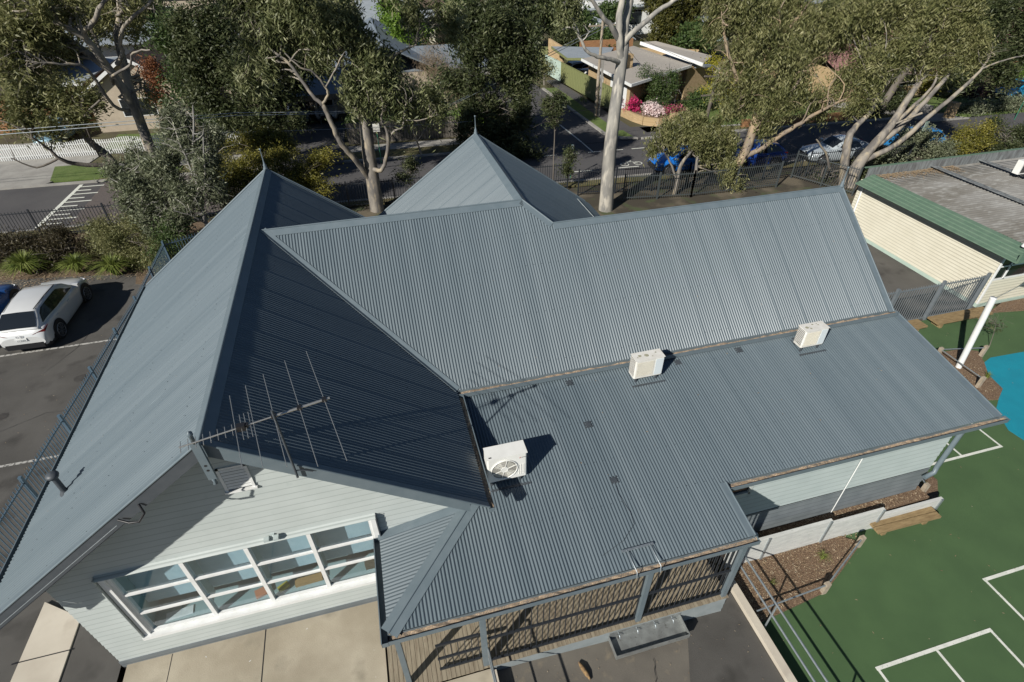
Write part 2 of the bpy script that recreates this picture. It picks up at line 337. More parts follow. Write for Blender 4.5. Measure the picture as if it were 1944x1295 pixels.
# ------------------------------------------------------------------ the setting
def sheet(name, pts, z, m, th=.03):
    return struct(MB().prism(pts, z-th, z).build(name, m))
# one big ground sheet
g = MB(); g.add([(-400,-300,-.30),(600,-300,-.30),(600,900,-.30),(-400,900,-.30)], [(0,1,2,3)])
struct(g.build('ground', M['soil']))
sheet('school_ground', [(-30,12),(45,8),(45,24.6-.055*45-.3),(-30,24.6+.055*30)], -.012, M['yardsoil'], .2)
# car park with its fall from the terrace
cp = MB()
xs = [-60, -12.6, -6.2]
cp.add([(-60,-20,.8),(-3.72,-20,.8),(-3.72,2,.8),(-60,2,.8),(-3.72,14,.02),(-60,14,.02),(-3.72,17.0,.02),(-8.1,18.6,.02),(-8.3,19.6,.02),(-12.3,20.35,.02),(-16,20.9,.02),(-60,21.5,.02)],
       [(0,1,2,3),(3,2,4,5),(5,4,6,7,8,9,10,11)])
struct(cp.build('car_park', M['asphalt']))
def gz(x, y): return .8 if y < 2 else (.8-(y-2)/12*.78 if y < 14 else .02)
# bed along the road side of the car park
sheet('garden_bed', [(-60,21.6),(-16,20.9),(-12.3,20.35),(-8.3,19.6),(-8.1,18.6),(-3.8,17),(-3.8,24.6),(-60,27.5)], .03, M['litter'])
# road
def ky(x, c): return c-.055*x
def band(name, x0, x1, c0, c1, z, m, th=.03): return sheet(name, [(x0,ky(x0,c0)),(x1,ky(x1,c0)),(x1,ky(x1,c1)),(x0,ky(x0,c1))], z, m, th)
band('verge', -60, 90, 24.7, 25.5, .0, M['drygrass'], .1)
band('road', -90, 120, 25.5, 32.1, -.06, M['road'], .05)
band('kerb', -90, 120, 25.28, 25.5, .035, M['concgrey'], .2)
band('crossing', -13.3, -4.5, 25.52, 32.05, -.052, M['brickpave'], .008)
# far side of the road, split by the side street (x 14.2 .. 20.4)
SL, SR = 15.2, 20.3
for nm, a, b in (('kerb', -90, SL-1.5), ('kerb', SR+2.3, 120)):
    band(nm, a, b, 32.1, 32.35, .035, M['concgrey'], .2)
band('footpath', -90, SL-1.2, 33.9, 35.2, .03, M['concgrey'], .2)
band('footpath', SR+3.2, 41.5, 33.3, 34.6, .03, M['concgrey'], .2)
band('verge', -13.8, SL-1.5, 32.35, 33.9, .02, M['drygrass'], .1)
band('verge', SR+4.5, 120, 32.35, 33.3, .02, M['drygrass'], .1)
band('far_ground', -90, SL-1.5, 35.2, 120, .0, M['soil'], .2)
sheet('far_ground', [(SR+2.9,33.4),(140,27),(140,160),(SR+2.9,160)], -.02, M['soil'], .2)
sheet('side_street', [(SL-1.4,31.3),(SR+2.2,31.0),(SR,33.4),(SR-.3,48),(19.3,58),(12.5,58),(SL-.6,40)], -.055, M['road'], .03)
sheet('cul_de_sac', [(13,56),(24.5,52),(25,60),(13,62)], -.035, M['concgrey'], .05)
sheet('footpath', [(21.6,33),(22.9,33),(22.4,50),(21.4,50)], .035, M['road'], .1)
sheet('verge', [(20.5,32.6),(21.2,31.6),(22.1,31.3),(22.0,33),(21.6,33),(21.4,47),(20.2,47)], .04, M['grass'], .1)
sheet('kerb', [(20.25,32.6),(20.5,32.5),(20.25,47.2),(20.0,47.2)], .055, M['concgrey'], .2)
sheet('kerb', [(20.25,32.6),(21.1,31.35),(22.3,31.0),(22.2,31.25),(21.25,31.6),(20.5,32.6)], .052, M['concgrey'], .2)
sheet('footpath', [(21.9,31.2),(25.4,30.9),(25.2,33.2),(22.9,33.6),(22.0,33)], .03, M['road'], .1)
sheet('driveway', [(-30,ky(-30,32.3)),(-16.7,ky(-16.7,32.3)),(-15.6,ky(-15.6,34)),(-15.0,38.4),(-19.5,42.5),(-30,43)], .045, M['concgrey'], .1)
sheet('driveway', [(-3.2,31.9),(1.3,31.8),(1.6,41.5),(-2.6,41.5)], .045, M['road'], .1)
sheet('driveway', [(46.0,28.3),(49.5,28.1),(44,34.5),(40.5,36)], .05, M['concgrey'], .1)
sheet('lawn', [(-15.2,38.6),(-5,37.6),(-5,41),(-15.2,43)], .05, M['grass'], .1)
sheet('lawn', [(-16.6,34.0),(-13.8,33.6),(-9,33.4),(-9,34.2),(-16,34.6)], .05, M['grass'], .1)
sheet('lawn', [(-17.3,36.5),(-15,36.4),(-9,33.0),(-16.6,33.6)], .046, M['grass'], .1)
sheet('lawn', [(29,32),(41,31.5),(40.5,36),(44,40),(30,40)], .04, M['grass'], .1)
sheet('lawn', [(49.5,28.6),(75,27.4),(75,33),(47,34.5)], .04, M['grass'], .1)
sheet('lawn', [(2,37),(13.5,36),(13.5,42),(4,42)], .04, M['grass'], .1)
# road paint
STZ = [0]
def strip(name, pts, z, m, wd=.12, closed=False):
    STZ[0] += 1; z = z+(STZ[0] % 9)*.0007
    mb = MB(); P = [Vector((p[0], p[1], 0)) for p in pts]
    for a, b in zip(P[:-1], P[1:]):
        d = (b-a).normalized(); n = Vector((-d.y, d.x, 0))*wd/2; a2 = a-d*wd/2; b2 = b+d*wd/2
        mb.poly([(q.x, q.y, z) for q in (a2-n, b2-n, b2+n, a2+n)], .003, (0,0,1))
    return struct(mb.build(name, m))
strip('road_line', [(17.95,36.2),(18.1,31.6)], -.045, M['line'], .12)
strip('road_line', [(18.1,31.4),(18.1,29.4)], -.045, M['line'], .1)
for x in (14.6, 16.2, 17.8, 19.4, 21.0, 22.6, 24.2):
    strip('road_line', [(x, ky(x,30.3)), (x+.85, ky(x+.85,30.3))], -.048, M['line'], .1)
for x in (15.5, 18.6, 21.7, 25):
    strip('road_line', [(x, ky(x,27.0)), (x+1.3, ky(x+1.3,27.0))], -.048, M['line'], .1)
# bicycle mark on the road
bm = MB()
for cx in (19.2, 20.15):
    pts = [(cx+.26*math.cos(a), 26.45+.26*math.sin(a), -.047) for a in np.linspace(0, 2*math.pi, 17)]
    for a, b in zip(pts[:-1], pts[1:]): bm.beam(a, b, .06, .004)
bm.beam((19.2,26.45,-.047),(19.75,26.9,-.047),.06,.004).beam((19.75,26.9,-.047),(20.15,26.45,-.047),.06,.004).beam((19.5,26.9,-.047),(19.9,27.0,-.047),.06,.004)
struct(bm.build('road_marking', M['line']))
# hatched edge of the raised crossing
hx = -14.6
strip('road_line', [(hx-.25, 26.6), (hx, 32.6)], -.044, M['line'], .22)
for i in range(10):
    y = 26.9+i*.6; strip('road_line', [(hx+.05, y), (hx+(1.35 if i % 2 else .8), y-.07)], -.0435+i*.0001, M['line'], .12)
# car park bay lines
def bay(y):
    mb = MB()
    for i in range(12):
        xa, xb = -13.0+i*.5, -13.0+(i+1)*.5-.02; z = gz(0, y)+.006
        mb.poly([(xa,y-.05,gz(0,y-.05)+.006),(xb,y-.05,gz(0,y-.05)+.006),(xb,y+.05,gz(0,y+.05)+.006),(xa,y+.05,gz(0,y+.05)+.006)])
    return struct(mb.build('bay_line', M['wornline']))
for p in ((60,668), (45,878)):
    z = .3
    for _ in range(6): q = at(*p, Z=z); z = gz(0, q.y)
    bay(q.y)
# terrace at the gable, slab path, kerbs
sheet('terrace', [(-3.6,-9),(1.55,-9),(1.55,.75),(-3.6,.72)], .806, M['concrete'], .3)
st = MB()
for x in (-.9,): st.box(x-.012, x+.012, -9, .7, .80, .8075)
st.box(-3.6, 1.55, -3.012, -2.988, .80, .8075)
st.box(-2.75, -2.735, -.3, .66, .80, .8075)
struct(st.build('paving_joint', M['black']))
sheet('footpath', [(-5.75,2.6),(-4.85,2.0),(-4.78,-9),(-5.95,-9)], .83, M['conc2'], .1)
st = MB()
for y in (-1.5, 1.3): st.box(-5.9, -4.8, y-.012, y+.012, .82, .8315)
struct(st.build('paving_joint', M['black']))
sheet('lower_terrace', [(1.56,-9),(3.62,-9),(3.62,-1.36),(1.56,-1.36)], .812, M['concrete'], .8)
# sloping asphalt below the deck
rp = MB(); rp.add([(3.63,-9,.62),(9.5,-9,.25),(9.5,-1.3,.22),(3.63,-1.3,.62),(3.63,-.9,.62),(9.5,-.9,.2)], [(0,1,2,3),(3,2,5,4)])
struct(rp.build('ramp', M['ramp']))
rp = MB(); rp.add([(7.4,-9,.392),(9.48,-9,.262),(9.48,-1.0,.232),(8.3,-1.0,.302),(7.2,-3.2,.388)], [(0,1,2,3,4)])
struct(rp.build('ramp_patch', M['asphalt']))
struct(MB().box(9.5, 9.68, -12, -.55, -.1, .36).build('ramp_kerb', M['conc2']))
def crack(pts, z):
    mb = MB(); P = [Vector((p[0], p[1], 0)) for p in pts]; Q = []
    for a, b in zip(P[:-1], P[1:]):
        for k in range(5): Q.append(a.lerp(b, k/5)+Vector((random.uniform(-.03,.03), random.uniform(-.03,.03), 0)))
    Q.append(P[-1])
    for a, b in zip(Q[:-1], Q[1:]):
        d = (b-a).normalized(); n = Vector((-d.y, d.x, 0))*random.uniform(.003,.007)
        mb.poly([(q.x, q.y, z(q.x, q.y)) for q in (a-n, b-n, b+n, a+n)])
    return struct(mb.build('asphalt_crack', M['black']))
rz = lambda x, y: .62+(.25-.62)*(x-3.63)/5.87+.012
crack([(7.0,-1.9),(6.9,-2.3),(6.7,-2.5),(6.75,-3.0),(6.5,-3.6)], rz); crack([(7.1,-2.5),(6.7,-2.5)], rz); crack([(5.0,-3.2),(5.8,-2.6),(6.7,-2.5)], rz)
cz = lambda x, y: gz(x, y)+.006
crack([(-12.5,9.6),(-11,9.9),(-9.6,9.5),(-8.6,10.1),(-7.2,10.0)], cz); crack([(-8.5,6.0),(-8.3,4.6),(-7.6,3.6)], cz); crack([(-9.6,12.6),(-9.0,14.2),(-8.8,16.0)], cz); crack([(-11.5,3),(-10,4.2),(-9.9,5.5)], cz)
oil = MB()
for x, y, r in ((-10.4,9.9,.32),(-9.9,10.3,.2),(-10.8,4.9,.35),(-8.2,11.9,.22),(-7.6,7.2,.18)):
    oil.add([(x+r*math.cos(a)*random.uniform(.75,1.15), y+r*math.sin(a)*random.uniform(.75,1.15), cz(x, y+r*math.sin(a))) for a in np.linspace(0, 2*math.pi, 18, False)], [tuple(range(18))])
struct(oil.build('oil_stain', mat('oil_stain', (.042,.039,.035), .8, c2=(.06,.056,.05), scale=6)))
# court
sheet('court', [(9.68,-14),(60,-14),(60,6.9),(14,6.9),(9.68,6.9)], .0, M['green'], .05)
sheet('play_area', [(23.7,4.35),(22.95,4.1),(22.6,3.6),(22.45,3.0),(22.0,2.6),(21.4,2.2),(20.95,1.4),(21.05,.6),(22,-.6),(24,-1.6),(30,-2.5),(44,-2),(44,3.5),(30,4.1)], .005, M['blue'], .02)
def cl(pts, wd=.075): strip('court_line', pts, .008, M['line'], wd)
cl([(15.4,.94),(20.1,.94)]); cl([(20.1,.94),(20.1,3.8)], .06); cl([(18.63,.94),(18.63,3.8)], .06)
cl([(15.74,-2.27),(20.5,-2.27)]); cl([(15.74,-2.27),(15.74,-5.5)], .06); cl([(17.2,-2.27),(17.2,-5.5)], .06)
cl([(11.7,-3.24),(14.77,-3.24)]); cl([(11.7,-3.24),(11.7,-6.4)], .06); cl([(13.24,-3.24),(13.24,-6.4)], .06); cl([(14.77,-3.24),(14.77,-6.4)], .06)
# asphalt yard beyond the court fence
sheet('yard', [(17,6.95),(26.1,6.95),(26.1,16),(17,16)], .0, M['asphalt'], .05)
# mulch beds
def bed(pts, z=.05): return struct(MB().prism(pts, -.05, z).build('garden_bed', M['mulch']))
bed([(9.72,-.28),(9.72,-1.75),(10.5,-1.66),(11.78,-1.52),(12.6,-1.14),(13.57,-.66),(13.3,-.45),(13.15,-.3)], .05)
bed([(9.7,-.2),(15.95,-.2),(15.95,.9),(9.7,.9)], .5); bed([(15.95,-.25),(16.5,-.2),(17.1,.4),(17.0,1.6),(15.95,1.6)], .07)
bed([(21.2,2.7),(21.9,2.55),(22.5,2.9),(22.7,3.6),(23.2,4.2),(23.55,4.75),(23.0,5.0),(22.3,5.05),(21.6,4.9),(21.2,4.2)], .05)
bed([(26.2,6.6),(28,6.3),(31,5.2),(36,4.6),(36,7.0),(27.4,7.0)], .06)
# ------------------------------------------------------------------ the school building
HA, SA, WL, WR, LA = 7.19, .736, 4.33, 4.0, 10.8
HB, YB, SB, YE, XR = 7.047, 6.964, .75, 3.251, 16.14
YL = 6.347; ZL = HB-SB*(YB-YL); XC = 6.604; SC = .7; XL = XC+(HB-ZL)/SC
ZE = HB-SB*(YB-YE); SD = .1926; YD = -.188; YV = -1.314; XR2 = 16.38; XV = 9.02; XH = 1.88; ZS = 4.11
def sk(y): return ZS-SD*(YE-y)
sb = empty('school_building', 'weatherboard school building with steep blue grey corrugated roofs and verandah, filling the foreground', 'school')
def part(mb, name, m, label=None, parent=None):
    o = mb.build(name, m, parent or sb)
    if label: o['label'] = label
    return o
zA = lambda x: HA-SA*abs(x)
# roof sheets
part(corrugated([(-WL,0,zA(WL)),(0,0,HA),(0,LA,HA),(-WL,LA,zA(WL))], (0,0,HA), (0,1,0), (-1,0,-SA)), 'roof', M['roofy'], 'left slope of the front gable roof')
part(corrugated([(WR,0,zA(WR)),(0,0,HA),(0,LA,HA),(WR,LA,zA(WR))], (0,0,HA), (0,1,0), (1,0,-SA)), 'roof', M['roofy'], 'dark shaded right slope of the front gable roof')
xb = (HA-HB)/SA
part(corrugated([(xb,YB,HB),(XC,YB,HB),(XL,YL,ZL),(XR,YL,ZL),(XR,YE,ZE),(WR,YE,ZE)], (0,YB,HB), (1,0,0), (0,-1,-SB)), 'roof', M['roof'], 'large ribbed front slope of the main roof')
part(corrugated([(xb,YB,HB),(XC,YB,HB),(XC,YB+3.7,HB-SB*3.7),(xb,YB+3.7,HB-SB*3.7)], (0,YB,HB), (1,0,0), (0,1,-SB)), 'roof', M['roof'])
part(corrugated([(XL-.6,YL,ZL),(XR,YL,ZL),(XR,YL+3.1,ZL-SB*3.1),(XL-.6,YL+3.1,ZL-SB*3.1)], (0,YL,ZL), (1,0,0), (0,1,-SB)), 'roof', M['roof'])
YC = 12.75; WC = 4.1
part(corrugated([(XC,YB,HB),(XC,YC,HB),(XC-WC,YC,HB-SC*WC),(XC-WC,YB,HB-SC*WC)], (XC,YB,HB), (0,1,0), (-1,0,-SC)), 'roof', M['roofy'], 'left slope of the rear pyramid-like gable')
part(corrugated([(XC,YB,HB),(XC,YC,HB),(XC+WC+.3,YC,HB-SC*(WC+.3)),(XC+WC+.3,YL,HB-SC*(WC+.3)),(XL,YL,ZL)], (XC,YB,HB), (0,1,0), (1,0,-SC)), 'roof', M['roofy'], 'right slope of the rear gable')
part(corrugated([(XH,YV,sk(YV)),(3.8,.7,sk(.7)),(3.8,YE+.05,sk(YE+.05)),(XR2,YE+.05,sk(YE+.05)),(XR2,YD,sk(YD)),(XV,YD,sk(YD)),(XV,YV,sk(YV))], (0,YE,ZS), (1,0,0), (0,-1,-SD)), 'roof', M['roof'], 'low pitched ribbed roof over verandah and side wing')
part(corrugated([(XH,YV,sk(YV)),(3.85,.72,sk(.72)),(XH,.72,sk(YV))], (XH,YV,sk(YV)), (0,1,0), (1,0,SD)), 'roof', M['roofy'], 'small triangular verandah roof slope at the gable wall')
# flat lining below the sheets keeps light out
ln = MB()
ln.poly([(-WL+.02,.02,zA(WL)-.04),(0,.02,HA-.04),(0,LA-.02,HA-.04),(-WL+.02,LA-.02,zA(WL)-.04)])
ln.poly([(WR-.02,.02,zA(WR)-.04),(0,.02,HA-.04),(0,LA-.02,HA-.04),(WR-.02,LA-.02,zA(WR)-.04)])
ln.poly([(xb,YB,HB-.04),(XC,YB,HB-.04),(XL,YL,ZL-.04),(XR-.02,YL,ZL-.04),(XR-.02,YE,ZE-.04),(WR,YE,ZE-.04)])
ln.poly([(3.8,YE,sk(YE)-.05),(XR2-.02,YE,sk(YE)-.05),(XR2-.02,YD+.02,sk(YD)-.05),(XV-.02,YD+.02,sk(YD)-.05),(XV-.02,YV+.02,sk(YV)-.05),(XH+.05,YV+.02,sk(YV)-.05),(3.8,.7,sk(.7)-.05)])
part(ln, 'soffit', M['trim'])
# ridge caps and flashings: two folded strips with a roll between
def cap(mb, a, b, da, db, wd=.15, lift=.018, roll=.02):
    a, b = Vector(a), Vector(b); ax = (b-a).normalized()
    for dv in (da, db):
        if dv is None: continue
        dv = Vector(dv); dv = (dv-ax*dv.dot(ax)).normalized()
        n = ax.cross(dv); n = n if n.z > 0 else -n
        mb.poly([a+n*lift, b+n*lift, b+dv*wd+n*lift, a+dv*wd+n*lift], .008, n)
        mb.poly([a+dv*wd+n*lift, b+dv*wd+n*lift, b+dv*(wd+.001)-n*.0, a+dv*(wd+.001)-n*.0], .004)
    if roll: mb.tube([a+Vector((0,0,lift+.004)), b+Vector((0,0,lift+.004))], roll, 8)
    return mb
AL, AR = (-1,0,-SA), (1,0,-SA); BF, BK = (0,-1,-SB), (0,1,-SB); CLv, CRv = (-1,0,-SC), (1,0,-SC)
part(cap(MB(), (0,-.02,HA), (0,LA+.02,HA), AL, AR, .16), 'ridge_cap', M['trim'])
part(cap(MB(), (xb-.05,YB,HB), (XC,YB,HB), BF, BK, .17), 'ridge_cap', M['trim'])
part(cap(MB(), (XC,YB,HB), (XL,YL,ZL), (-.3,-1,-SB), (1,.4,-SC), .14), 'ridge_cap', M['trim'])
part(cap(MB(), (XL,YL,ZL), (XR+.02,YL,ZL), BF, BK, .17), 'ridge_cap', M['trim'])
part(cap(MB(), (XC,YB,HB), (XC,YC+.02,HB), CLv, CRv, .17), 'ridge_cap', M['trim'])
part(cap(MB(), (XH+.02,YV+.02,sk(YV)), (3.78,.66,sk(.66)), (1,-.2,0), (-.2,1,0), .17), 'ridge_cap', M['trim'], 'wide hip flashing on the verandah roof')
# valley between the front gable roof and the main roof
va, vb = Vector((xb,YB,HB)), Vector((WR,YE,ZE)); vd = (vb-va).normalized()
vm = MB()
for dv in (Vector((1,0,0)), Vector((-.2,-1,0))):
    pl = dv-vd*dv.dot(vd); 
    n = Vector((0,-SB,1)).normalized() if dv.x > .5 else Vector((SA,0,1)).normalized()
    side = n.cross(vd); side = side if side.dot(dv) > 0 else -side
    if n.y < 0: n = Vector((0,-SB,1)).normalized()*1
    vm.poly([va+n*.02, vb+n*.02, vb+side*.10+n*.02, va+side*.10+n*.02], .008, n)
part(vm, 'valley_flashing', M['trim'])
# rake edges: barge capping on the sheet edge plus barge boards below
def rake(mb, a, b, out, inw, drop=.2):
    a, b = Vector(a), Vector(b); out = Vector(out); d = (b-a).normalized(); n = d.cross(out); n = n if n.z > 0 else -n
    mb.poly([a+n*.022+out*.02, b+n*.022+out*.02, b+n*.022-out*inw, a+n*.022-out*inw], .01, n)
    mb.tube([a+n*.02+out*.015, b+n*.02+out*.015], .02, 8)
    return mb
def barge(mb, a, b, out, drop=.2, th=.035):
    a, b = Vector(a), Vector(b); out = Vector(out); n = Vector((0,0,1))
    mb.poly([a+out*.02, b+out*.02, b+out*.02-n*drop, a+out*.02-n*drop], th, out); return mb
o_ = (0,-1,0)
part(rake(MB(), (-WL,0,zA(WL)), (0,0,HA), o_, .09), 'rake_flashing', M['trim'])
part(rake(MB(), (WR,0,zA(WR)), (0,0,HA), o_, .09), 'rake_flashing', M['trim'])
part(barge(MB(), (-WL,0,zA(WL)), (0,0,HA), o_, .24), 'barge_board', M['trimdark'])
part(barge(MB(), (WR-.35,0,zA(WR-.35)), (0,0,HA), o_, .24), 'barge_board', M['trim'])
b_ = (0,1,0)
for sgn, ww in ((-1, WL), (1, WR)):
    part(rake(MB(), (sgn*ww,LA,zA(ww)), (0,LA,HA), b_, .09), 'rake_flashing', M['trim']); part(barge(MB(), (sgn*ww,LA,zA(ww)), (0,LA,HA), b_, .22), 'barge_board', M['trim'])
for sgn in (-1, 1):
    part(rake(MB(), (XC+sgn*(WC+.1),YC,HB-SC*(WC+.1)), (XC,YC,HB), b_, .09), 'rake_flashing', M['trim']); part(barge(MB(), (XC+sgn*WC,YC,HB-SC*WC), (XC,YC,HB), b_, .22), 'barge_board', M['trim'])
r_ = (1,0,0)
part(rake(MB(), (XR,YE-.05,ZE-.03), (XR,YL,ZL), r_, .14), 'rake_flashing', M['trim']); part(barge(MB(), (XR,YE,ZE), (XR,YL,ZL), r_, .2), 'barge_board', M['trim'])
part(rake(MB(), (XR,YL+3.1,ZL-SB*3.1), (XR,YL,ZL), r_, .14), 'rake_flashing', M['trim']); part(barge(MB(), (XR,YL+3.1,ZL-SB*3.1), (XR,YL,ZL), r_, .2), 'barge_board', M['trim'])
part(rake(MB(), (XR2,YD,sk(YD)), (XR2,YE,sk(YE)), r_, .16), 'rake_flashing', M['trim']); part(barge(MB(), (XR2,YD,sk(YD)), (XR2,YE,sk(YE)), r_, .2), 'barge_board', M['trim'])
part(rake(MB(), (XV,YV,sk(YV)), (XV,YD+.02,sk(YD+.02)), r_, .12), 'rake_flashing', M['trim']); part(barge(MB(), (XV,YV,sk(YV)), (XV,YD,sk(YD)), r_, .16), 'barge_board', M['trim'])
# apron flashing of the little slope against the gable wall
part(MB().poly([(XH-.02,.52,sk(YV)+.03),(3.7,.52,sk(.52)+.03),(3.75,.69,sk(.7)+.045),(XH-.02,.69,sk(YV)+.045)], .01, (0,0,1)), 'apron_flashing', M['trim'])
# gutters: open troughs with leaf litter lying in them
def gutter(pts_a, pts_b, out, wd=.125, dp=.11, litter=True, lab=None):
    a, b = Vector(pts_a), Vector(pts_b); o = Vector(out)*wd; z = Vector((0,0,1))
    mb = MB()
    mb.poly([a-z*dp, b-z*dp, b+o-z*dp, a+o-z*dp], .006, (0,0,1))
    mb.poly([a+o+z*.0, b+o, b+o-z*dp, a+o-z*dp], .006, Vector(out))
    mb.poly([a, b, b-z*dp, a-z*dp], .006, -Vector(out))
    mb.beam(a+o, b+o, .018, .018)
    for p in (a, b): mb.poly([p, p+o, p+o-z*dp, p-z*dp], .006)
    g = part(mb, 'gutter', M['trim'], lab)
    if litter:
        q = MB(); n = max(2, int((b-a).length/.12)); vs = []; fs = []
        for i in range(n+1):
            t = i/n; c = a.lerp(b, t); h = -dp*.62+dp*.35*(math.sin(i*.37)*.5+random.uniform(-.4,.4))*.8
            vs += [c+o*.04+z*(h+random.uniform(0,.02)), c+o*.5+z*(h+random.uniform(-.01,.025)), c+o*.93+z*h]
            if i: k = 3*i; fs += [(k-3,k,k+1,k-2),(k-2,k+1,k+2,k-1)]
        q.add(vs, fs); part(q, 'leaf_litter', M['gut'], None, g)
    return g
gutter((WR+.02,YE,ZE-.02), (XR+.12,YE,ZE-.02), (0,-1,0), .13, .10, True, 'gutter at the foot of the main roof')
gutter((WR-.01,-.02,zA(WR)-.02), (WR-.01,YE-.14,zA(WR)-.02), (1,0,0), .12, .11)
gutter((-WL-.0,0,zA(WL)-.03), (-WL-.0,LA,zA(WL)-.03), (-1,0,0), .11, .11, False)
gutter((XH-.0,YV,sk(YV)-.03), (XV+.06,YV,sk(YV)-.03), (0,-1,0), .13, .10, True, 'litter filled gutter along the verandah')
gutter((XV+.02,YD,sk(YD)-.03), (XR2+.14,YD,sk(YD)-.03), (0,-1,0), .13, .10, True, 'litter filled gutter along the side wing')
gutter((XH,YV-.13,sk(YV)-.03), (XH,.62,sk(YV)-.03), (-1,0,0), .12, .12, False)
# finials
def finial(x, y, z, h=.55):
    mb = MB().lathe((x,y,z-.02), [(.001,0),(.07,0),(.07,.05),(.045,.10),(.05,.14),(.03,.18),(.018,.26),(.014,h-.05),(.03,h-.03),(.022,h),(.001,h+.005)])
    part(mb, 'finial', M['trim'])
finial(0, LA, HA, .62); finial(XC, YC, HB, .62); finial(XR, YL, ZL, .6)
fb = MB().box(-.055, .055, -.13, -.085, HA-.62, HA+.12)
fb.lathe((0,-.107,HA+.12), [(.001,-.01),(.028,0),(.028,.14),(.04,.16),(.04,.2),(.001,.23)])
fb.lathe((0,-.107,HA-.76), [(.001,0),(.035,.03),(.02,.07),(.03,.14),(.001,.15)])
fo = part(fb, 'finial', M['trim'], 'drilled timber finial board on the front gable apex')
fh = MB()
for dz in (-.32, -.42): fh.add([(0+.02*math.cos(a), -.133, HA+dz+.02*math.sin(a)) for a in np.linspace(0, 2*math.pi, 12, False)], [tuple(range(12))[::-1]])
part(fh, 'drill_hole', M['black'], None, fo)
# walls
def board_us(z0=0, p=.155, n=60):
    us = []
    for k in range(n): us += [k*p+1e-4, (k+1)*p-3e-3]
    return us
def lap(mb, pts, V, p=.155, a=.018):
    """pts on a vertical plane, V along the wall"""
    O = (pts[0][0], pts[0][1], 0.0)
    return corr(mb, pts, O, (0,0,1), V, board_us(p=p), lambda u: a*(1-((u/p) % 1)), False)
YW = .7; XWL, XWR = -3.68, 3.72
WX0, WX1, WZ0, WZ1 = -2.78, 1.80, 1.79, 3.84
zt = lambda x: zA(x)-.05
wm = MB()
lap(wm, [(XWL,YW,.98),(XWR,YW,.98),(XWR,YW,WZ0),(XWL,YW,WZ0)], (1,0,0))
lap(wm, [(XWL,YW,WZ0),(WX0,YW,WZ0),(WX0,YW,WZ1),(XWL,YW,WZ1)], (1,0,0))
lap(wm, [(WX1,YW,WZ0),(XWR,YW,WZ0),(XWR,YW,WZ1),(WX1,YW,WZ1)], (1,0,0))
lap(wm, [(XWL,YW,WZ1),(XWR,YW,WZ1),(XWR,YW,zt(XWR)),(0,YW,zt(0)),(XWL,YW,zt(XWL))], (1,0,0))
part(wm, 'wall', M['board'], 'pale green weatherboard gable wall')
part(MB().box(XWL-.01, 1.6, YW-.03, YW+.05, .6, .98), 'wall_base', M['boarddark'])
wm = MB()
wm.poly([(XWL,YW+.02,.5),(XWL,LA-.7,.0),(XWL,LA-.7,zt(XWL)),(XWL,YW+.02,zt(XWL))], .05, (-1,0,0))
wm.poly([(XWR,YW+.02,.5),(XWR,YE+.3,.5),(XWR,YE+.3,zt(XWR)),(XWR,YW+.02,zt(XWR))], .05, (1,0,0))
wm.poly([(XWL,LA-.7,0),(XWR,LA-.7,0),(XWR,LA-.7,zt(XWR)),(0,LA-.7,zt(0)),(XWL,LA-.7,zt(XWL))], .05, (0,1,0))
wm.box(XWR, 15.75, YL+2.7, YL+2.75, 0, 4.2)
wm.poly([(XC-3.6,YC-.6,0),(XC+3.6,YC-.6,0),(XC+3.6,YC-.6,HB-SC*3.6),(XC,YC-.6,HB-.05),(XC-3.6,YC-.6,HB-SC*3.6)], .05, (0,1,0))
wm.box(XC+3.6, XC+3.65, 9, YC-.6, 0, HB-SC*3.6); wm.box(XC-3.65, XC-3.6, 9.5, YC-.6, 0, HB-SC*3.6)
wm.poly([(15.75,YE+.1,3.6),(15.75,YL+2.75,3.6),(15.75,YL+2.75,zA(4)),(15.75,YL,ZL-.05),(15.75,YE+.1,ZE)], .05, (1,0,0))
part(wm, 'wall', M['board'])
# side wing: pale boards above, dark below
WXa, WXb = 9.35, 15.78
wm = MB(); lap(wm, [(WXa+.75,.12,1.42),(WXb,.12,1.42),(WXb,.12,sk(.12)-.04),(WXa+.75,.12,sk(.12)-.04)], (1,0,0), .17, .016)
lap(wm, [(WXa,.12,1.42),(WXa+.76,.12,1.42),(WXa+.76,.12,2.35),(WXa,.12,2.35)], (1,0,0), .17, .016)
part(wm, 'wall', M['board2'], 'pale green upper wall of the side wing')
wm = MB(); lap(wm, [(XV,.11,.2),(WXb,.11,.2),(WXb,.11,1.42),(XV,.11,1.42)], (1,0,0), .17, .02)
wm.box(WXb-.02, WXb, .13, YE+.2, .2, 1.4)
part(wm, 'wall_base', M['boarddark'], 'dark grey lower boards of the side wing')
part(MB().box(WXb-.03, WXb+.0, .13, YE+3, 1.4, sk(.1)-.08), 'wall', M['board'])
# small window at the inner end of the wing
fr = MB()
for bx in ((WXa,WXa+.06,.08,.16,2.35,3.4),(WXa+.70,WXa+.78,.08,.16,2.35,3.4),(WXa,WXa+.76,.08,.16,2.35,2.43)): fr.box(*bx)
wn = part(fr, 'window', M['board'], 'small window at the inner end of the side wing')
part(MB().box(WXa+.06, WXa+.7, .125, .13, 2.43, 3.38), 'pane', M['carglass'], None, wn)
# verandah rear wall, dark, with a doorway and windows
wm = MB(); lap(wm, [(XWR,.78,.9),(XV,.78,.9),(XV,.78,sk(.78)-.05),(XWR,.78,sk(.78)-.05)], (1,0,0))
wm.box(XV-.04, XV, .1, .8, .2, sk(.1)-.1)
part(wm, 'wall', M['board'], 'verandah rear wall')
part(MB().box(5.0, 5.95, .70, .775, .92, 2.95), 'door', M['trim'])
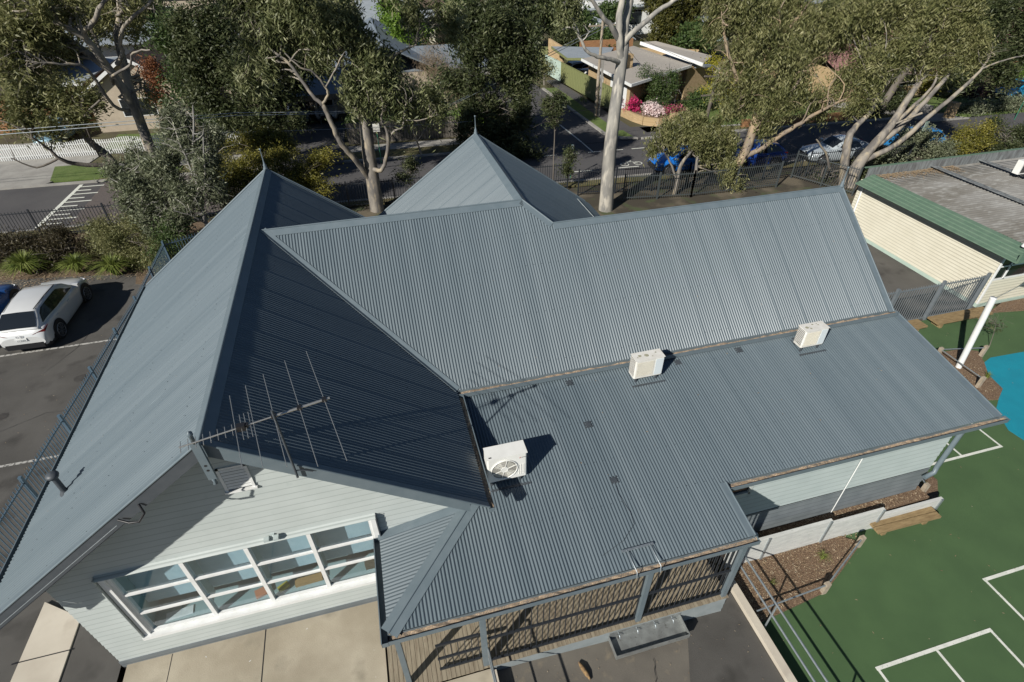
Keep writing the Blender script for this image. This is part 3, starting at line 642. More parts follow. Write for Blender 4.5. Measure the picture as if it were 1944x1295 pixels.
# big gable window
def bx(*b): return MB().box(*b)
fm = MB()
XM = [WX0, -1.575, -.475, .635, WX1]; ZM = [WZ0, 2.46, 3.13, WZ1]
for i, x in enumerate(XM):
    wdt = .055 if i in (0, 4) else .075
    x0 = x if i == 0 else (x-wdt if i == 4 else x-wdt/2)
    fm.box(x0, x0+wdt, YW-.03, YW+.09, WZ0, WZ1)
for i in range(4):
    for j, z in enumerate(ZM):
        if j == 0: fm.box(XM[i]+.03, XM[i+1]-.03, YW-.028, YW+.03, z, z+.05)
        elif j == 3: fm.box(XM[i]+.03, XM[i+1]-.03, YW-.028, YW+.08, z-.055, z)
        else: fm.box(XM[i]+.03, XM[i+1]-.03, YW-.022, YW+.02, z-.024, z+.024)
win = empty('window', None, None); win.parent = sb; win['label'] = 'big four bay white framed window with three panes per bay'
part(fm, 'frame', M['white'], None, win)
part(MB().box(WX0-.10, WX0, YW-.07, YW+.02, WZ0-.06, WZ1+.03), 'architrave', M['white'], None, win); part(MB().box(WX1, WX1+.09, YW-.07, YW+.02, WZ0-.06, WZ1+.03), 'architrave', M['white'], None, win)
part(MB().box(WX0-.14, WX1+.12, YW-.13, YW+.02, WZ0-.085, WZ0-.005), 'sill', M['white'], None, win)
part(MB().poly([(WX0-.13,YW-.11,WZ1+.015),(WX1+.12,YW-.11,WZ1+.015),(WX1+.12,YW+.01,WZ1+.08),(WX0-.13,YW+.01,WZ1+.08)], .012, (0,-.3,1)), 'window_hood', M['board'], None, win)
part(MB().box(WX0-.13, WX0-.115, YW-.12, YW, WZ0-.0, WZ1+.06), 'window_hood', M['board'], None, win)
part(MB().box(WX1+.105, WX1+.12, YW-.12, YW, WZ0-.0, WZ1+.07), 'window_hood', M['trimdark'], None, win)
for i in range(4):
    for j in range(3):
        part(MB().box(XM[i]+.03, XM[i+1]-.03, YW+.02, YW+.024, ZM[j]+.03, ZM[j+1]-.03), 'pane', M['glass'], None, win)
# reveals (deep mullions) inside, blinds, desk shelf
rv = MB()
for x in XM[1:-1]: part(MB().box(x-.02, x+.02, YW+.1, YW+.34, WZ0+.3, WZ1-.02), 'mullion_fin', M['desk'])
part(MB().box(WX0-.02, WX0+.02, YW+.1, YW+.6, WZ0, WZ1), 'mullion_fin', M['desk'])
part(MB().box(WX0, WX1, YW+.36, YW+.365, WZ0+.42, WZ1+.05), 'blind', M['blind'])
part(MB().box(WX0-.1, WX1+.1, YW+.08, YW+.9, WZ0-.02, WZ0-.0), 'window_bench', M['desk'])
room = MB().box(WX0-.3, WX1+.3, YW+1.4, YW+1.42, WZ0-.9, WZ1+.2); room.box(WX0-.3, WX1+.3, YW+.05, YW+1.42, WZ1+.06, WZ1+.1); room.box(WX0-.3, WX1+.3, YW+.05, YW+1.4, WZ0-.9, WZ0-.88)
part(room, 'inner_wall', M['desk'])
# louvre vent
vt = MB().box(-.30, -.255, YW-.035, YW+.0, 5.36, 5.93).box(.12, .165, YW-.035, YW+.0, 5.36, 5.93).box(-.30, .165, YW-.035, YW+.0, 5.89, 5.93)
v1 = part(vt, 'vent_louvre', M['white'], 'white louvred vent high in the gable wall')
sl = MB()
for k in range(7):
    z = 5.40+k*.07; sl.poly([(-.255,YW-.03,z),(.12,YW-.03,z),(.12,YW-.02,z+.05),(-.255,YW-.02,z+.05)], .006, (0,-1,.2))
part(sl, 'slat', M['white'], None, v1); part(MB().box(-.32, .19, YW-.06, YW, 5.325, 5.36), 'sill', M['white'], None, v1)
part(MB().box(-.255, .12, YW-.018, YW-.015, 5.37, 5.9), 'backing', M['trimdark'], None, v1)
# corner mould, downpipe and hanging cable under the left rake
part(MB().tube([at(700,982,Y=YW-.03)+Vector((.25,0,0)), at(700,982,Y=YW-.03)+Vector((.25,0,.01))], .01), 'bracket', M['trimdark'])
# vent pipe on the left slope
vp = MB(); bxp = Vector((-3.46,2.1,zA(3.46))); 
vp.tube([bxp-Vector((0,0,.05)), bxp+Vector((0,0,.42))], .05, 14)
vp.lathe(bxp+Vector((0,0,.40)), [(.05,0),(.085,.01),(.085,.035),(.105,.05),(.105,.075),(.07,.11),(.001,.12)])
vp.lathe(bxp+Vector((0,0,-.03)), [(.11,-.06),(.09,.02),(.06,.07),(.05,.1)])
part(vp, 'vent_pipe', M['trimdark'], 'round capped flue on the left roof slope')
# small vent behind main ridge
q = at(1166, 395, Y=8.4); part(MB().lathe((q.x,8.4,ZL-SB*2.05-.1), [(.06,0),(.06,.45),(.1,.47),(.1,.55),(.001,.6)]), 'vent_pipe', M['trim'])
# translucent roof patch / dish shape at the rear gable
# downpipes
def pipe(pts, r=.045, m='trim'): part(MB().tube(pts, r, 10), 'downpipe', M[m])
pipe([(16.05,-.22,sk(YD)-.12),(15.95,-.1,sk(YD)-.3),(15.84,.02,sk(YD)-.5),(15.84,.02,1.55),(15.8,-.02,1.35),(15.5,-.05,1.28)], .06)
pipe([(8.98,-1.33,sk(YV)-.1),(9.06,-1.2,sk(YV)-.3),(9.06,-1.12,2.7),(9.06,-1.12,.2)], .035)
part(MB().tube([(9.0,-1.33,sk(YV)-.14),(9.16,-1.2,sk(YV)-.2)], .075, 12), 'rain_head', M['trim'])
pipe([(13.05,.07,sk(.1)-.1),(13.05,.07,.4)], .012, 'white')
# roof anchors (black bolted plates), conduit and gutter brackets
def anchor(x, y):
    mb = MB(); z = sk(y)
    for i in range(3):
        for j in range(3):
            if (i, j) == (1, 1): mb.box(x-.05, x+.05, y-.05, y+.05, z+.0, z+.03); continue
            cx, cy = x+(i-1)*.068, y+(j-1)*.06
            mb.box(cx-.016, cx+.016, cy-.016, cy+.016, sk(cy)+.0, sk(cy)+.026)
    part(mb, 'roof_anchor', M['trimdark'])
for x, y in ((6.66,3.0),(9.52,3.0),(11.26,3.02),(12.95,3.0),(6.7,1.81),(6.75,.42)): anchor(x, y)
cb = [(6.75,.42),(6.72,.1),(6.8,-.3),(6.78,-.55),(6.45,-.8),(5.95,-.97)]
part(MB().tube([(x,y,sk(y)+.02) for x, y in cb], .004, 6), 'cable', M['trimdark'])
hp = MB(); zz = sk(-1.0)
hp.beam((6.32,-1.0,zz+.05),(6.98,-1.0,zz+.05),.04,.02)
for x in (6.42,6.9): hp.tube([(x,-1.0,zz+.06),(x,-1.47,sk(YV)+.12),(x,-1.5,sk(YV)-.05)], .009, 6, True)
part(hp, 'light_bracket', M['galv'])
# floodlight with camera on the gable wall above the window
fl = at(513,1016,Y=YW-.1); mb = MB().box(fl.x-.04, fl.x+.04, YW-.04, YW, 3.92, 3.98); mb.box(fl.x-.14, fl.x-.05, YW-.13, YW-.05, 3.92, 3.98).box(fl.x+.03, fl.x+.12, YW-.15, YW-.06, 3.93, 3.99)
mb.tube([(fl.x,YW-.02,3.95),(fl.x+.05,YW-.1,3.93)], .015)
part(mb, 'flood_light', M['board2'], 'twin floodlight on the gable wall over the window')
# cable under left rake
ra = [Vector((-t, -.07, zA(t)-.13)) for t in np.linspace(1.5, 4.2, 16)]
part(MB().tube(ra, .0055, 6), 'cable', M['galv'])
lp = at(365,775,Y=-.1); part(MB().tube([(-1.45,-.06,zA(1.45)-.06),(-1.3,-.12,zA(1.3)-.22),(-1.15,-.16,zA(1.15)-.3),(-1.05,-.12,zA(1.05)-.26),(-1.1,-.04,zA(1.1)-.1)], .018, 8), 'cable', M['black'])
# ---- verandah
def vpost(x, y, z0=.9, w_=.11):
    part(MB().box(x-w_/2, x+w_/2, y-w_/2, y+w_/2, z0, sk(y)-.06), 'verandah_post', M['trim'])
PY = -1.27
for x in (3.52, 6.86, 8.93): vpost(x, PY)
vpost(1.98, -1.22, .81, .1)
part(MB().box(XH+.05, XV, PY-.04, PY+.04, sk(YV)-.2, sk(YV)-.08), 'verandah_beam', M['trim'])
dk = MB(); xk = 1.6
rr = random.Random(3)
while xk < 8.98:
    y0 = -1.36+rr.uniform(-.004,.004)
    dk.box(xk, xk+.086, y0, .7 if xk < 3.7 else .78, .872, .90+rr.uniform(-.003,.003)); xk += .093
part(dk, 'deck', M['wood'], 'weathered timber verandah decking')
part(MB().box(3.6, 9.0, -1.335, -1.25, .0, .868), 'deck_skirt', M['boarddark'], 'grey painted board skirt below the deck')
lapm = MB(); lap(lapm, [(3.6,-1.34,.05),(9.0,-1.34,.05),(9.0,-1.34,.865),(3.6,-1.34,.865)], (1,0,0), .2, .012); part(lapm, 'deck_skirt', M['skirt'])
part(MB().box(8.95, 9.0, -1.3, .1, .0, .868), 'deck_skirt', M['skirt'])
def screen(x0, x1, z0, z1, y=PY, name='screen'):
    mb = MB(); n = int((x1-x0)/.118)
    for k in range(n+1):
        x = x0+(x1-x0)*k/n; mb.box(x-.008, x+.008, y-.008, y+.008, z0, z1)
    o = part(mb, name, M['fenceblack'], 'black vertical bar security screen')
    for z in (z0, (z0+z1)/2-.05, z1): part(MB().box(x0-.02, x1+.02, y-.02, y+.02, z-.025, z+.025), 'rail', M['fenceblack'], None, o)
    return o
screen(3.62, 6.76, 1.0, 2.98); screen(6.96, 8.83, 1.0, 2.98)
screen(2.62, 3.42, .98, 2.0, PY+.1, 'gate')
e = MB()
for k in range(12):
    y = -1.15+k*.11; e.box(8.9-.008, 8.9+.008, y-.008, y+.008, .95, 3.0)
part(e, 'screen', M['fenceblack'])

# ------------------------------------------------------------------ things on and by the building
def ac_unit(name, x, y, wd, dp, ht, label, rot=0, style='fan'):
    z = sk(y)+.13
    t = empty(name, label, 'air conditioner', 'air conditioning units on the low roof', (x, y, z)); t.rotation_euler = (0,0,rot)
    m_ = M['acwhite'] if style == 'fan' else M['offwhite']
    b = MB(); c = .03; 
    b.prism([(c,0),(wd-c,0),(wd,c),(wd,dp-c),(wd-c,dp),(c,dp),(0,dp-c),(0,c)], 0, ht-.012)
    b.build('casing', m_, t); MB().prism([(-.006,-.006),(wd+.006,-.006),(wd+.006,dp+.006),(-.006,dp+.006)], ht-.012, ht).build('lid', m_, t)
    if style == 'fan':
        cx, cz, r = wd*.42, ht*.47, min(wd*.33, ht*.42)
        dsh = MB().add([(cx+r*math.cos(a), -.004, cz+r*math.sin(a)) for a in np.linspace(0, 2*math.pi, 28, False)], [tuple(range(28))]); o = dsh.build('fan_opening', mat('fan_recess', (.2,.19,.16), .6), t)
        gr = MB()
        for rr_ in (r, r*.27):
            p = [(cx+rr_*math.cos(a), -.012, cz+rr_*math.sin(a)) for a in np.linspace(0, 2*math.pi, 25)]; gr.tube(p, .012 if rr_ == r else .008, 6, False)
        for rr_ in np.linspace(r*.36, r*.92, 8): gr.tube([(cx+rr_*math.cos(a), -.012, cz+rr_*math.sin(a)) for a in np.linspace(0, 2*math.pi, 25)], .0022, 4, False)
        gr.add([(cx+r*.27*math.cos(a), -.016, cz+r*.27*math.sin(a)) for a in np.linspace(0, 2*math.pi, 20, False)], [tuple(range(20))])
        for a in np.linspace(.3, 2*math.pi+.3, 6, False): gr.beam((cx+r*.25*math.cos(a), -.016, cz+r*.25*math.sin(a)), (cx+r*math.cos(a), -.014, cz+r*math.sin(a)), .012, .01, (0,1,0))
        gr.build('fan_grille', m_, t)
        fn = MB()
        for k in range(4):
            a = k*math.pi/2+.4
            fn.poly([(cx+r*.2*math.cos(a), -.006, cz+r*.2*math.sin(a)), (cx+r*.9*math.cos(a-.1), -.0065, cz+r*.9*math.sin(a-.1)), (cx+r*.9*math.cos(a+.75), -.0065, cz+r*.9*math.sin(a+.75)), (cx+r*.2*math.cos(a+.8), -.006, cz+r*.2*math.sin(a+.8))])
        fn.build('fan_blade', mat('fan_blade_grey', (.45,.44,.38), .5), t)
        rb = MB()
        for k in range(4): rb.box(wd*.79+k*.035, wd*.79+k*.035+.012, -.008, 0, ht*.12, ht*.55)
        rb.build('side_rib', m_, t)
        # red three-diamond mark and word on the front, small plate on the lid
        lg = MB(); lx, lz = wd*.82, ht*.84
        for a in (90, 210, 330):
            ca, sa = math.cos(R(a)), math.sin(R(a)); s_ = .012
            c0 = (lx+ca*s_, lz+sa*s_)
            lg.add([(lx, -.009, lz), (lx+math.cos(R(a-30))*s_*1.15, -.009, lz+math.sin(R(a-30))*s_*1.15), (lx+ca*s_*2, -.009, lz+sa*s_*2), (lx+math.cos(R(a+30))*s_*1.15, -.009, lz+math.sin(R(a+30))*s_*1.15)], [(0,1,2,3)])
        lg.build('logo', mat('logo_red', (.45,.02,.02), .5), t)
        text('MITSUBISHI', lx+.03, -.009, lz-.008, .028, t, M['grille'])
        MB().box(wd*.05, wd*.12, .03, .06, ht, ht+.003).build('rating_plate', M['grille'], t)
    else:
        lv = MB()
        for k in range(11): lv.box(-.008, .0, .03, dp-.03, ht*.10+k*ht*.078, ht*.10+k*ht*.078+ht*.035)
        lv.build('side_louvre', m_, t); MB().box(-.004, -.001, .03, dp-.03, ht*.08, ht*.94).build('louvre_recess', M['grille'], t)
        fp = MB()
        for k in range(16): fp.box(.06+k*wd*.036, .06+k*wd*.036+.010, -.006, 0, ht*.10, ht*.88)
        fp.build('front_grille', mat('yellowed_grille', (.6,.57,.47), .6), t)
        MB().box(wd*.70, wd*.97, -.006, 0, ht*.05, ht*.93).build('service_panel', mat('bluish_white_panel', (.62,.68,.70), .5), t)
        rs = MB()
        for (sx, sy, sr) in ((.22,.55,.045), (.45,.5,.06), (.62,.3,.02), (.12,.4,.02), (.8,.7,.02)) if style == 'old' else ((.18,.5,.05), (.3,.3,.03), (.5,.75,.03), (.7,.6,.025)):
            rs.add([(wd*sx+sr*math.cos(a)*random.uniform(.8,1.1), dp*sy+sr*.9*math.sin(a)*random.uniform(.8,1.1), ht+.002) for a in np.linspace(0, 2*math.pi, 12, False)], [tuple(range(12))])
        rs.build('lichen_patch', mat('lichen', (.25,.24,.16), .9, c2=(.38,.37,.28), scale=40), t)
    br = MB()
    for bxx in (.1*wd, .82*wd):
        br.beam((bxx, -.12, -.155+SD*-.12+.0), (bxx, dp+.12, -.115+SD*dp), .04, .025); br.box(bxx-.02, bxx+.02, .01, .05, -.13, 0); br.box(bxx-.02, bxx+.02, dp-.05, dp-.01, -.09, 0)
    br.beam((-.06,-.1,-.13-SD*.1),(wd+.06,-.1,-.13-SD*.1),.05,.03)
    br.build('mounting_bracket', M['trimdark'], t)
    MB().tube([(wd,dp*.7,ht*.25),(wd+.06,dp*.75,ht*.22),(wd+.08,dp*.9,.0),(wd+.05,dp+.15,-.08+SD*dp),(wd*.8,dp+.3,-.1+SD*(dp+.3))], .018, 8).build('pipe', M['trimdark'], t)
    return t
def text(s, x, y, z, size, parent, m, rot=(math.pi/2,0,0)):
    cu = bpy.data.curves.new('lettering', 'FONT'); cu.body = s; cu.size = size; cu.extrude = .0008
    tmp = bpy.data.objects.new('lettering', cu); COL.objects.link(tmp)
    bpy.context.view_layer.update(); dg = bpy.context.evaluated_depsgraph_get()
    me = bpy.data.meshes.new_from_object(tmp.evaluated_get(dg)); bpy.data.objects.remove(tmp)
    me.materials.append(m); o = bpy.data.objects.new('lettering', me); COL.objects.link(o); o.parent = parent; o.location = (x,y,z); o.rotation_euler = rot; return o
ac_unit('air_conditioner', 4.17, .88, .82, .33, .70, 'largest white condenser, its round fan grille facing the viewer, beside the dark gable roof', 0)
ac_unit('air_conditioner', 8.16, 2.66, .74, .30, .55, 'white condenser with lichen spots on its lid, middle one of three along the low roof', 0, 'old')
ac_unit('air_conditioner', 12.77, 2.62, .68, .30, .52, 'farthest white condenser on the low roof, nearest its right-hand edge', 0, 'old2')

# television antenna
t = empty('tv_antenna', 'long aluminium television antenna on a bent mast above the dark roof slope', 'antenna', None, (1.07,-.08,6.25))
def loc(p): return tuple(Vector(p)-Vector((1.07,-.08,6.25)))
ZA_ = 7.45
A0, A1 = Vector((-.11,-.28,ZA_)), Vector((1.76,.15,ZA_)); ba = (A1-A0)
bl = lambda s: A0+ba*s
MB().tube([loc(A0), loc(bl(.62))], .011, 8).tube([loc(bl(.6)), loc(bl(1.02))], .02, 8).build('boom', M['alu'], t)
pd = Vector((-ba.y, ba.x, 0)).normalized()
els = [(.98, 1.26), (.80, 1.18), (.62, 1.0), (.48, .86), (.36, .74)]
for s_, hl in els:
    mb = MB(); c = bl(s_); tilt = Vector((0,0,.02))
    mb.tube([loc(c-pd*hl), loc(c+pd*hl)], .005, 6); mb.build('element', M['alu'], t)
for s_ in np.linspace(.01, .34, 8):
    c = bl(s_); MB().tube([loc(c-pd*.11), loc(c+pd*.11)], .005, 6).build('director', M['alu'], t)
for s_ in (.40, .43, .46): MB().tube([loc(bl(s_)-pd*.26), loc(bl(s_)+pd*.26)], .005, 6).build('director', M['alu'], t)
cl_ = MB()
for s_ in (.98,.8,.62,.43): c = Vector(loc(bl(s_))); cl_.box(c.x-.03, c.x+.03, c.y-.03, c.y+.03, c.z-.025, c.z+.03)
c = Vector(loc(bl(.40))); cl_.box(c.x-.06, c.x+.05, c.y-.04, c.y+.04, c.z-.05, c.z+.04); cl_.build('clamp', M['black'], t)
MB().tube([loc((1.07,-.08,6.2)), loc((1.07,-.08,7.62))], .019, 8).build('mast', M['trimdark'], t)
MB().tube([loc((1.07,-.08,6.35)), loc((1.16,-.06,6.32)), loc((1.3,-.04,6.22))], .012, 6).build('stay', M['trimdark'], t)

# drinking trough with taps
t = empty('drinking_trough', 'stainless steel drinking trough with four taps on the deck skirt', 'trough', None, (6.2,-1.35,.55))
tb = MB(); tx, ty, td, th_ = 1.68, -.42, .14, .0
tb.poly([(0,ty,0),(tx,ty,0),(tx,0,0),(0,0,0)], .01, (0,0,1)).box(0, tx, ty-.012, ty, -.01, td).box(-.012, 0, ty-.012, 0, -.01, td).box(tx, tx+.012, ty-.012, 0, -.01, td).box(0, tx, -.012, 0, -.01, td+.12)
tb.build('basin', M['steel'], t)
for k in range(4):
    x = .2+k*.42; q = MB().tube([(x,-.01,.2),(x,-.09,.2),(x,-.12,.15)], .012, 8); q.box(x-.03, x+.03, -.075, -.06, .21, .225); q.build('tap', M['galv'], t)
# handrails on the ramp kerb
def rails(name, label, pts_top, zt_, posts, x):
    t = empty(name, label, 'handrail', None, (x, posts[0], .0)); 
    for z in zt_: MB().tube([(0, y-posts[0], z) for y in pts_top], .024, 10).build('rail', M['galv'], t)
    for y in posts: MB().tube([(0, y-posts[0], 0), (0, y-posts[0], max(zt_))], .022, 10).build('post', M['galv'], t)
rails('handrail', 'long galvanised double pipe handrail along the ramp edge', [-.55,-9], (1.17,.76), (-.6,-1.9,-4.2,-6.4), 9.79)
t = empty('handrail', 'short bent steel handrail at the deck step', 'handrail', None, (3.58,-1.4,.81))
MB().tube([(0,.1,0),(0,.08,.85),(0,0,.93),(0.02,-1.6,.93),(.02,-1.75,.8),(.02,-1.75,0)], .02, 8).build('rail', M['galv'], t); MB().tube([(.0,.05,.45),(.02,-1.7,.45)], .016, 8).build('rail', M['galv'], t)
tag(MB().prism([(3.62,-9),(3.7,-9),(3.7,-1.42),(3.62,-1.42)], .3, .86).build('step_kerb', M['conc2']), 'pale concrete kerb at the edge of the deck step', 'kerb')
# log lying on the ramp
lg = MB(); pts = [Vector((5.42,-1.62,.545)), Vector((5.45,-1.75,.56)), Vector((5.5,-1.9,.55)), Vector((5.53,-2.0,.535))]
lg.tube(pts, [.02,.05,.045,.015], 7); tag(lg.build('bark_piece', mat('dry_bark', (.28,.18,.08), .95, c2=(.12,.08,.05), scale=18)), 'dry curled piece of bark lying on the asphalt below the deck', 'bark')
# white sail pole
pb, pt = at(1820,697,Z=.05), at(1886,566,Y=4.32)
t = empty('sail_pole', 'leaning white steel shade sail pole in the mulch bed', 'pole', None, pb)
MB().tube([(0,0,-.1), pt-pb], .095, 20).build('pole', M['white'], t)
MB().lathe(tuple(pt-pb), [(.1,-.01),(.1,.015),(.001,.02)]).build('pole_cap', M['white'], t)
MB().tube([pt-pb+Vector((.05,0,-.05)), pt-pb+Vector((1.5,.35,-.03)), pt-pb+Vector((3.2,.7,.1))], .008, 6).build('sail_cable', M['galv'], t)
# shade sail out of frame that drops the dark triangle, with the corner tip showing
sl_ = MB(); a = pt+Vector((3.2,.7,.1)); sl_.poly([a, a+Vector((7,-3.0,.3)), a+Vector((8,3.5,1.2)), a+Vector((3.2,1.1,.4))], .01)
tag(sl_.build('shade_sail', mat('navy_sail_cloth', (.01,.03,.06), .8)), 'navy shade sail stretched from the white pole at the right edge', 'shade sail')
# bed posts with rails
def bedrail(label, pts, h=.42, rail=.36):
    t = empty('garden_rail', label, 'garden rail', 'timber posts and pipes round the mulch beds', (pts[0][0], pts[0][1], 0)); o0 = Vector((pts[0][0], pts[0][1], 0))
    for p in pts: 
        q = Vector((p[0],p[1],0))-o0; MB().box(q.x-.06, q.x+.06, q.y-.05, q.y+.05, -.05, h).build('post', M['post'], t)
    for a, b in zip(pts[:-1], pts[1:]): MB().tube([Vector((a[0],a[1],rail))-o0, Vector((b[0],b[1],rail))-o0], .019, 8).build('rail', M['galv'], t)
bedrail('low pipe rail on two timber posts round the mulch bed below the verandah corner', [(13.42,-.7),(11.72,-1.5)])
t_ = MB().tube([(9.75,-1.6,.36),(11.72,-1.5,.36)], .019, 8); tag(t_.build('garden_rail', M['galv']), 'short galvanised pipe running from the handrail to a timber post', 'garden rail', 'timber posts and pipes round the mulch beds')
bedrail('low pipe rail on timber posts by the side wing corner', [(15.98,.02),(16.5,1.9)], .75, .7)
bedrail('low pipe rail on three timber posts round the white pole bed', [(21.75,3.2),(21.75,4.85),(23.4,4.5)], .5, .42)
# retaining wall of whitewashed sleepers in three steps
for x0, x1, h, nm in ((9.72,12.6,.95,'tallest'), (12.62,14.25,.80,'middle'), (14.27,16.25,.52,'lowest')):
    mb = MB(); n = max(2, int(h/.2)); 
    for k in range(n): mb.box(x0, x1, -.36, -.28, k*h/n, (k+1)*h/n-.008)
    t = empty('retaining_wall', nm+' panel of the white sleeper retaining wall under the side wing', 'retaining wall', 'stepped sleeper wall panels', (0,0,0)); mb.build('sleeper', M['sleeper'], t)
    q = MB(); 
    if x0 < 12: MB().box(10.75, 10.82, -.39, -.36, 0, h).build('post', M['galv'], t)
    q.box(x1-.09, x1-.02, -.39, -.36, 0, h); q.build('post', M['galv'], t)
# benches
def bench(x, y, L_, rot, label, planks=2, h=.3, w_=.24):
    t = empty('timber_bench', label, 'bench', 'low plank benches round the court', (x, y, 0)); t.rotation_euler = (0,0,rot)
    for k in range(planks): MB().box(0, L_, k*(w_+.015), k*(w_+.015)+w_, h-.07, h).build('seat_plank', M['timber'], t)
    for xx in (.25, L_-.4): MB().box(xx, xx+.12, .05, planks*w_-.05, -.01, h-.07).build('leg', M['timber'], t)
    return t
bench(14.0, -.66, 1.95, R(-1), 'low two plank treated timber bench in front of the white retaining wall', 2, .3, .17)
bench(23.2, 6.25, 2.7, R(0), 'plank bench at the palisade fence corner, nearer the white pole')
bench(20.2, 6.25, 2.5, R(0), 'plank bench at the palisade fence, half hidden by the roof edge')

# ------------------------------------------------------------------ fences
def palisade(name, label, pts, h, sp, m, post=2.4, bar=.012, z=None, group=None, rails_=(.12, .93), pw=.035):
    t = empty(name, label, 'fence', group, (pts[0][0], pts[0][1], 0)); o0 = Vector((pts[0][0], pts[0][1], 0))
    zf = z or (lambda x, y: 0)
    bars, rl = MB(), MB()
    for a, b in zip(pts[:-1], pts[1:]):
        a, b = Vector((a[0],a[1],0)), Vector((b[0],b[1],0)); L_ = (b-a).length; n = int(L_/sp)
        for k in range(n+1):
            p = a.lerp(b, k/n); z0 = zf(p.x, p.y); q = p-o0; bars.box(q.x-bar, q.x+bar, q.y-bar, q.y+bar, z0+.08, z0+h)
        m_ = max(1, round(L_/post))
        for k in range(m_+1):
            p = a.lerp(b, k/m_); z0 = zf(p.x, p.y); q = p-o0; MB().box(q.x-pw, q.x+pw, q.y-pw, q.y+pw, z0-.05, z0+h+.07).build('post', m, t)
        for k in range(m_):
            p, q = a.lerp(b, k/m_), a.lerp(b, (k+1)/m_)
            for f in rails_: MB().beam(p-o0+Vector((0,0,zf(p.x,p.y)+h*f)), q-o0+Vector((0,0,zf(q.x,q.y)+h*f)), .03, .04).build('rail', m, t)
    bars.build('bars', m, t); return t
palisade('picket_fence', 'blue grey steel fence along the left side of the building', [(-6.3,2.7),(-6.3,18.5)], 1.85, .115, M['fenceblue'], 2.4, .009, gz)
palisade('picket_fence', 'short blue grey steel fence return behind the building corner', [(-6.3,18.55),(-3.2,20.0)], 1.85, .115, M['fenceblue'], 2.4, .009, lambda x, y: .02)
palisade('picket_fence', 'black steel fence between the garden bed and the road, left of the school', [(-24,ky(-24,24.1)),(-3.9,ky(-3.9,24.3))], 1.5, .15, M['fenceblack'], 3.2, .011)
palisade('picket_fence', 'black steel roadside fence behind the school roofs', [(-3.6,24.5),(14.2,23.7)], 1.5, .14, M['fenceblack'], 2.6, .012)
palisade('picket_fence', 'grey steel fence between the tall white gum and the parked blue cars', [(14.4,22.4),(21.0,21.6),(28.6,21.4)], 1.5, .13, M['fenceblack'], 2.6, .011)
palisade('picket_fence', 'lighter grey steel fence behind the rear right ridge', [(16.6,21.0),(20.6,20.4),(26.2,20.3)], 1.5, .13, M['fencemid'], 2.4, .011)
palisade('picket_fence', 'diagonal steel fence running down behind the far roof end', [(28.0,21.3),(29.6,18.0)], 1.6, .13, M['fencemid'], 2.0, .010)
palisade('picket_fence', 'dark steel fence below the leaning gum', [(29.0,21.3),(36,20.8)], 1.5, .14, M['fenceblack'], 2.6, .012)
palisade('picket_fence', 'grey steel palisade fence beside the cream building', [(17.6,6.95),(19.1,6.95),(25.55,6.95)], 1.72, .115, M['fencegrey'], 2.15, .011, None, None, (.06, .95), .05)

# white picket fence across the road
def pickets(label, x0, x1, yf, h=1.1):
    t = empty('picket_fence', label, 'fence', None, (x0, yf(x0), 0)); mb = MB(); n = int((x1-x0)/.14)
    for k in range(n+1):
        x = k*.14; y = yf(x0+x)-yf(x0); mb.box(x-.035, x+.035, y-.012, y+.012, .05, h+.06*math.sin(k*.35))
    mb.build('pickets', M['white'], t); r = MB()
    for z in (.3, .85): MB().beam((0,.03,z), (x1-x0, yf(x1)-yf(x0)+.03, z), .04, .06).build('rail', M['white'], t)
pickets('white picket fence in front of the tiled gable house', -21.3, -3.6, lambda x: 38.6-(x+21)*.055)
pb_ = MB(); n = 60
for k in range(n):
    x = 1.75+k*.2; pb_.box(x, x+.17, ky(x,35.75)-.02, ky(x,35.75)+.02, 0, 1.45+.03*math.sin(k*2.1))
t = empty('paling_fence', 'tall grey timber paling fence behind the footpath', 'fence', None, (0,0,0)); pb_.build('palings', M['palings'], t)
MB().beam((1.7,ky(1.7,35.8),1.2),(13.8,ky(13.8,35.8),1.2),.05,.08).build('rail', M['palings'], t)
def sheetfence(label, a, b, h, m, name='sheet_fence'):
    t = empty(name, label, 'fence', None, (a[0],a[1],0)); d = Vector((b[0]-a[0], b[1]-a[1], 0)); L_ = d.length; u = d.normalized(); nn = Vector((-u.y,u.x,0)); mb = MB(); n = int(L_/.09)
    vs, fs = [], []
    for k in range(n+1):
        p = u*(k*L_/n)+nn*(.022 if (k//2) % 2 else -.0); vs += [(p.x,p.y,0),(p.x,p.y,h)]
        if k: fs.append((2*k-2,2*k,2*k+1,2*k-1))
    mb.add(vs, fs); mb.build('panel', m, t); MB().beam((0,0,h),(d.x,d.y,h),.06,.05).build('capping', m, t)
sheetfence('olive green sheet fence along the side street footpath', (22.6,49.3), (23.3,38.2), 1.75, M['greenfence'])
sheetfence('pale mint gate panels at the end of the olive fence', (22.25,53.2), (22.6,49.35), 1.75, M['mint'])
sheetfence('olive green fence closing the end of the side street', (19.2,58.5), (24.3,57.0), 1.75, M['greenfence'])

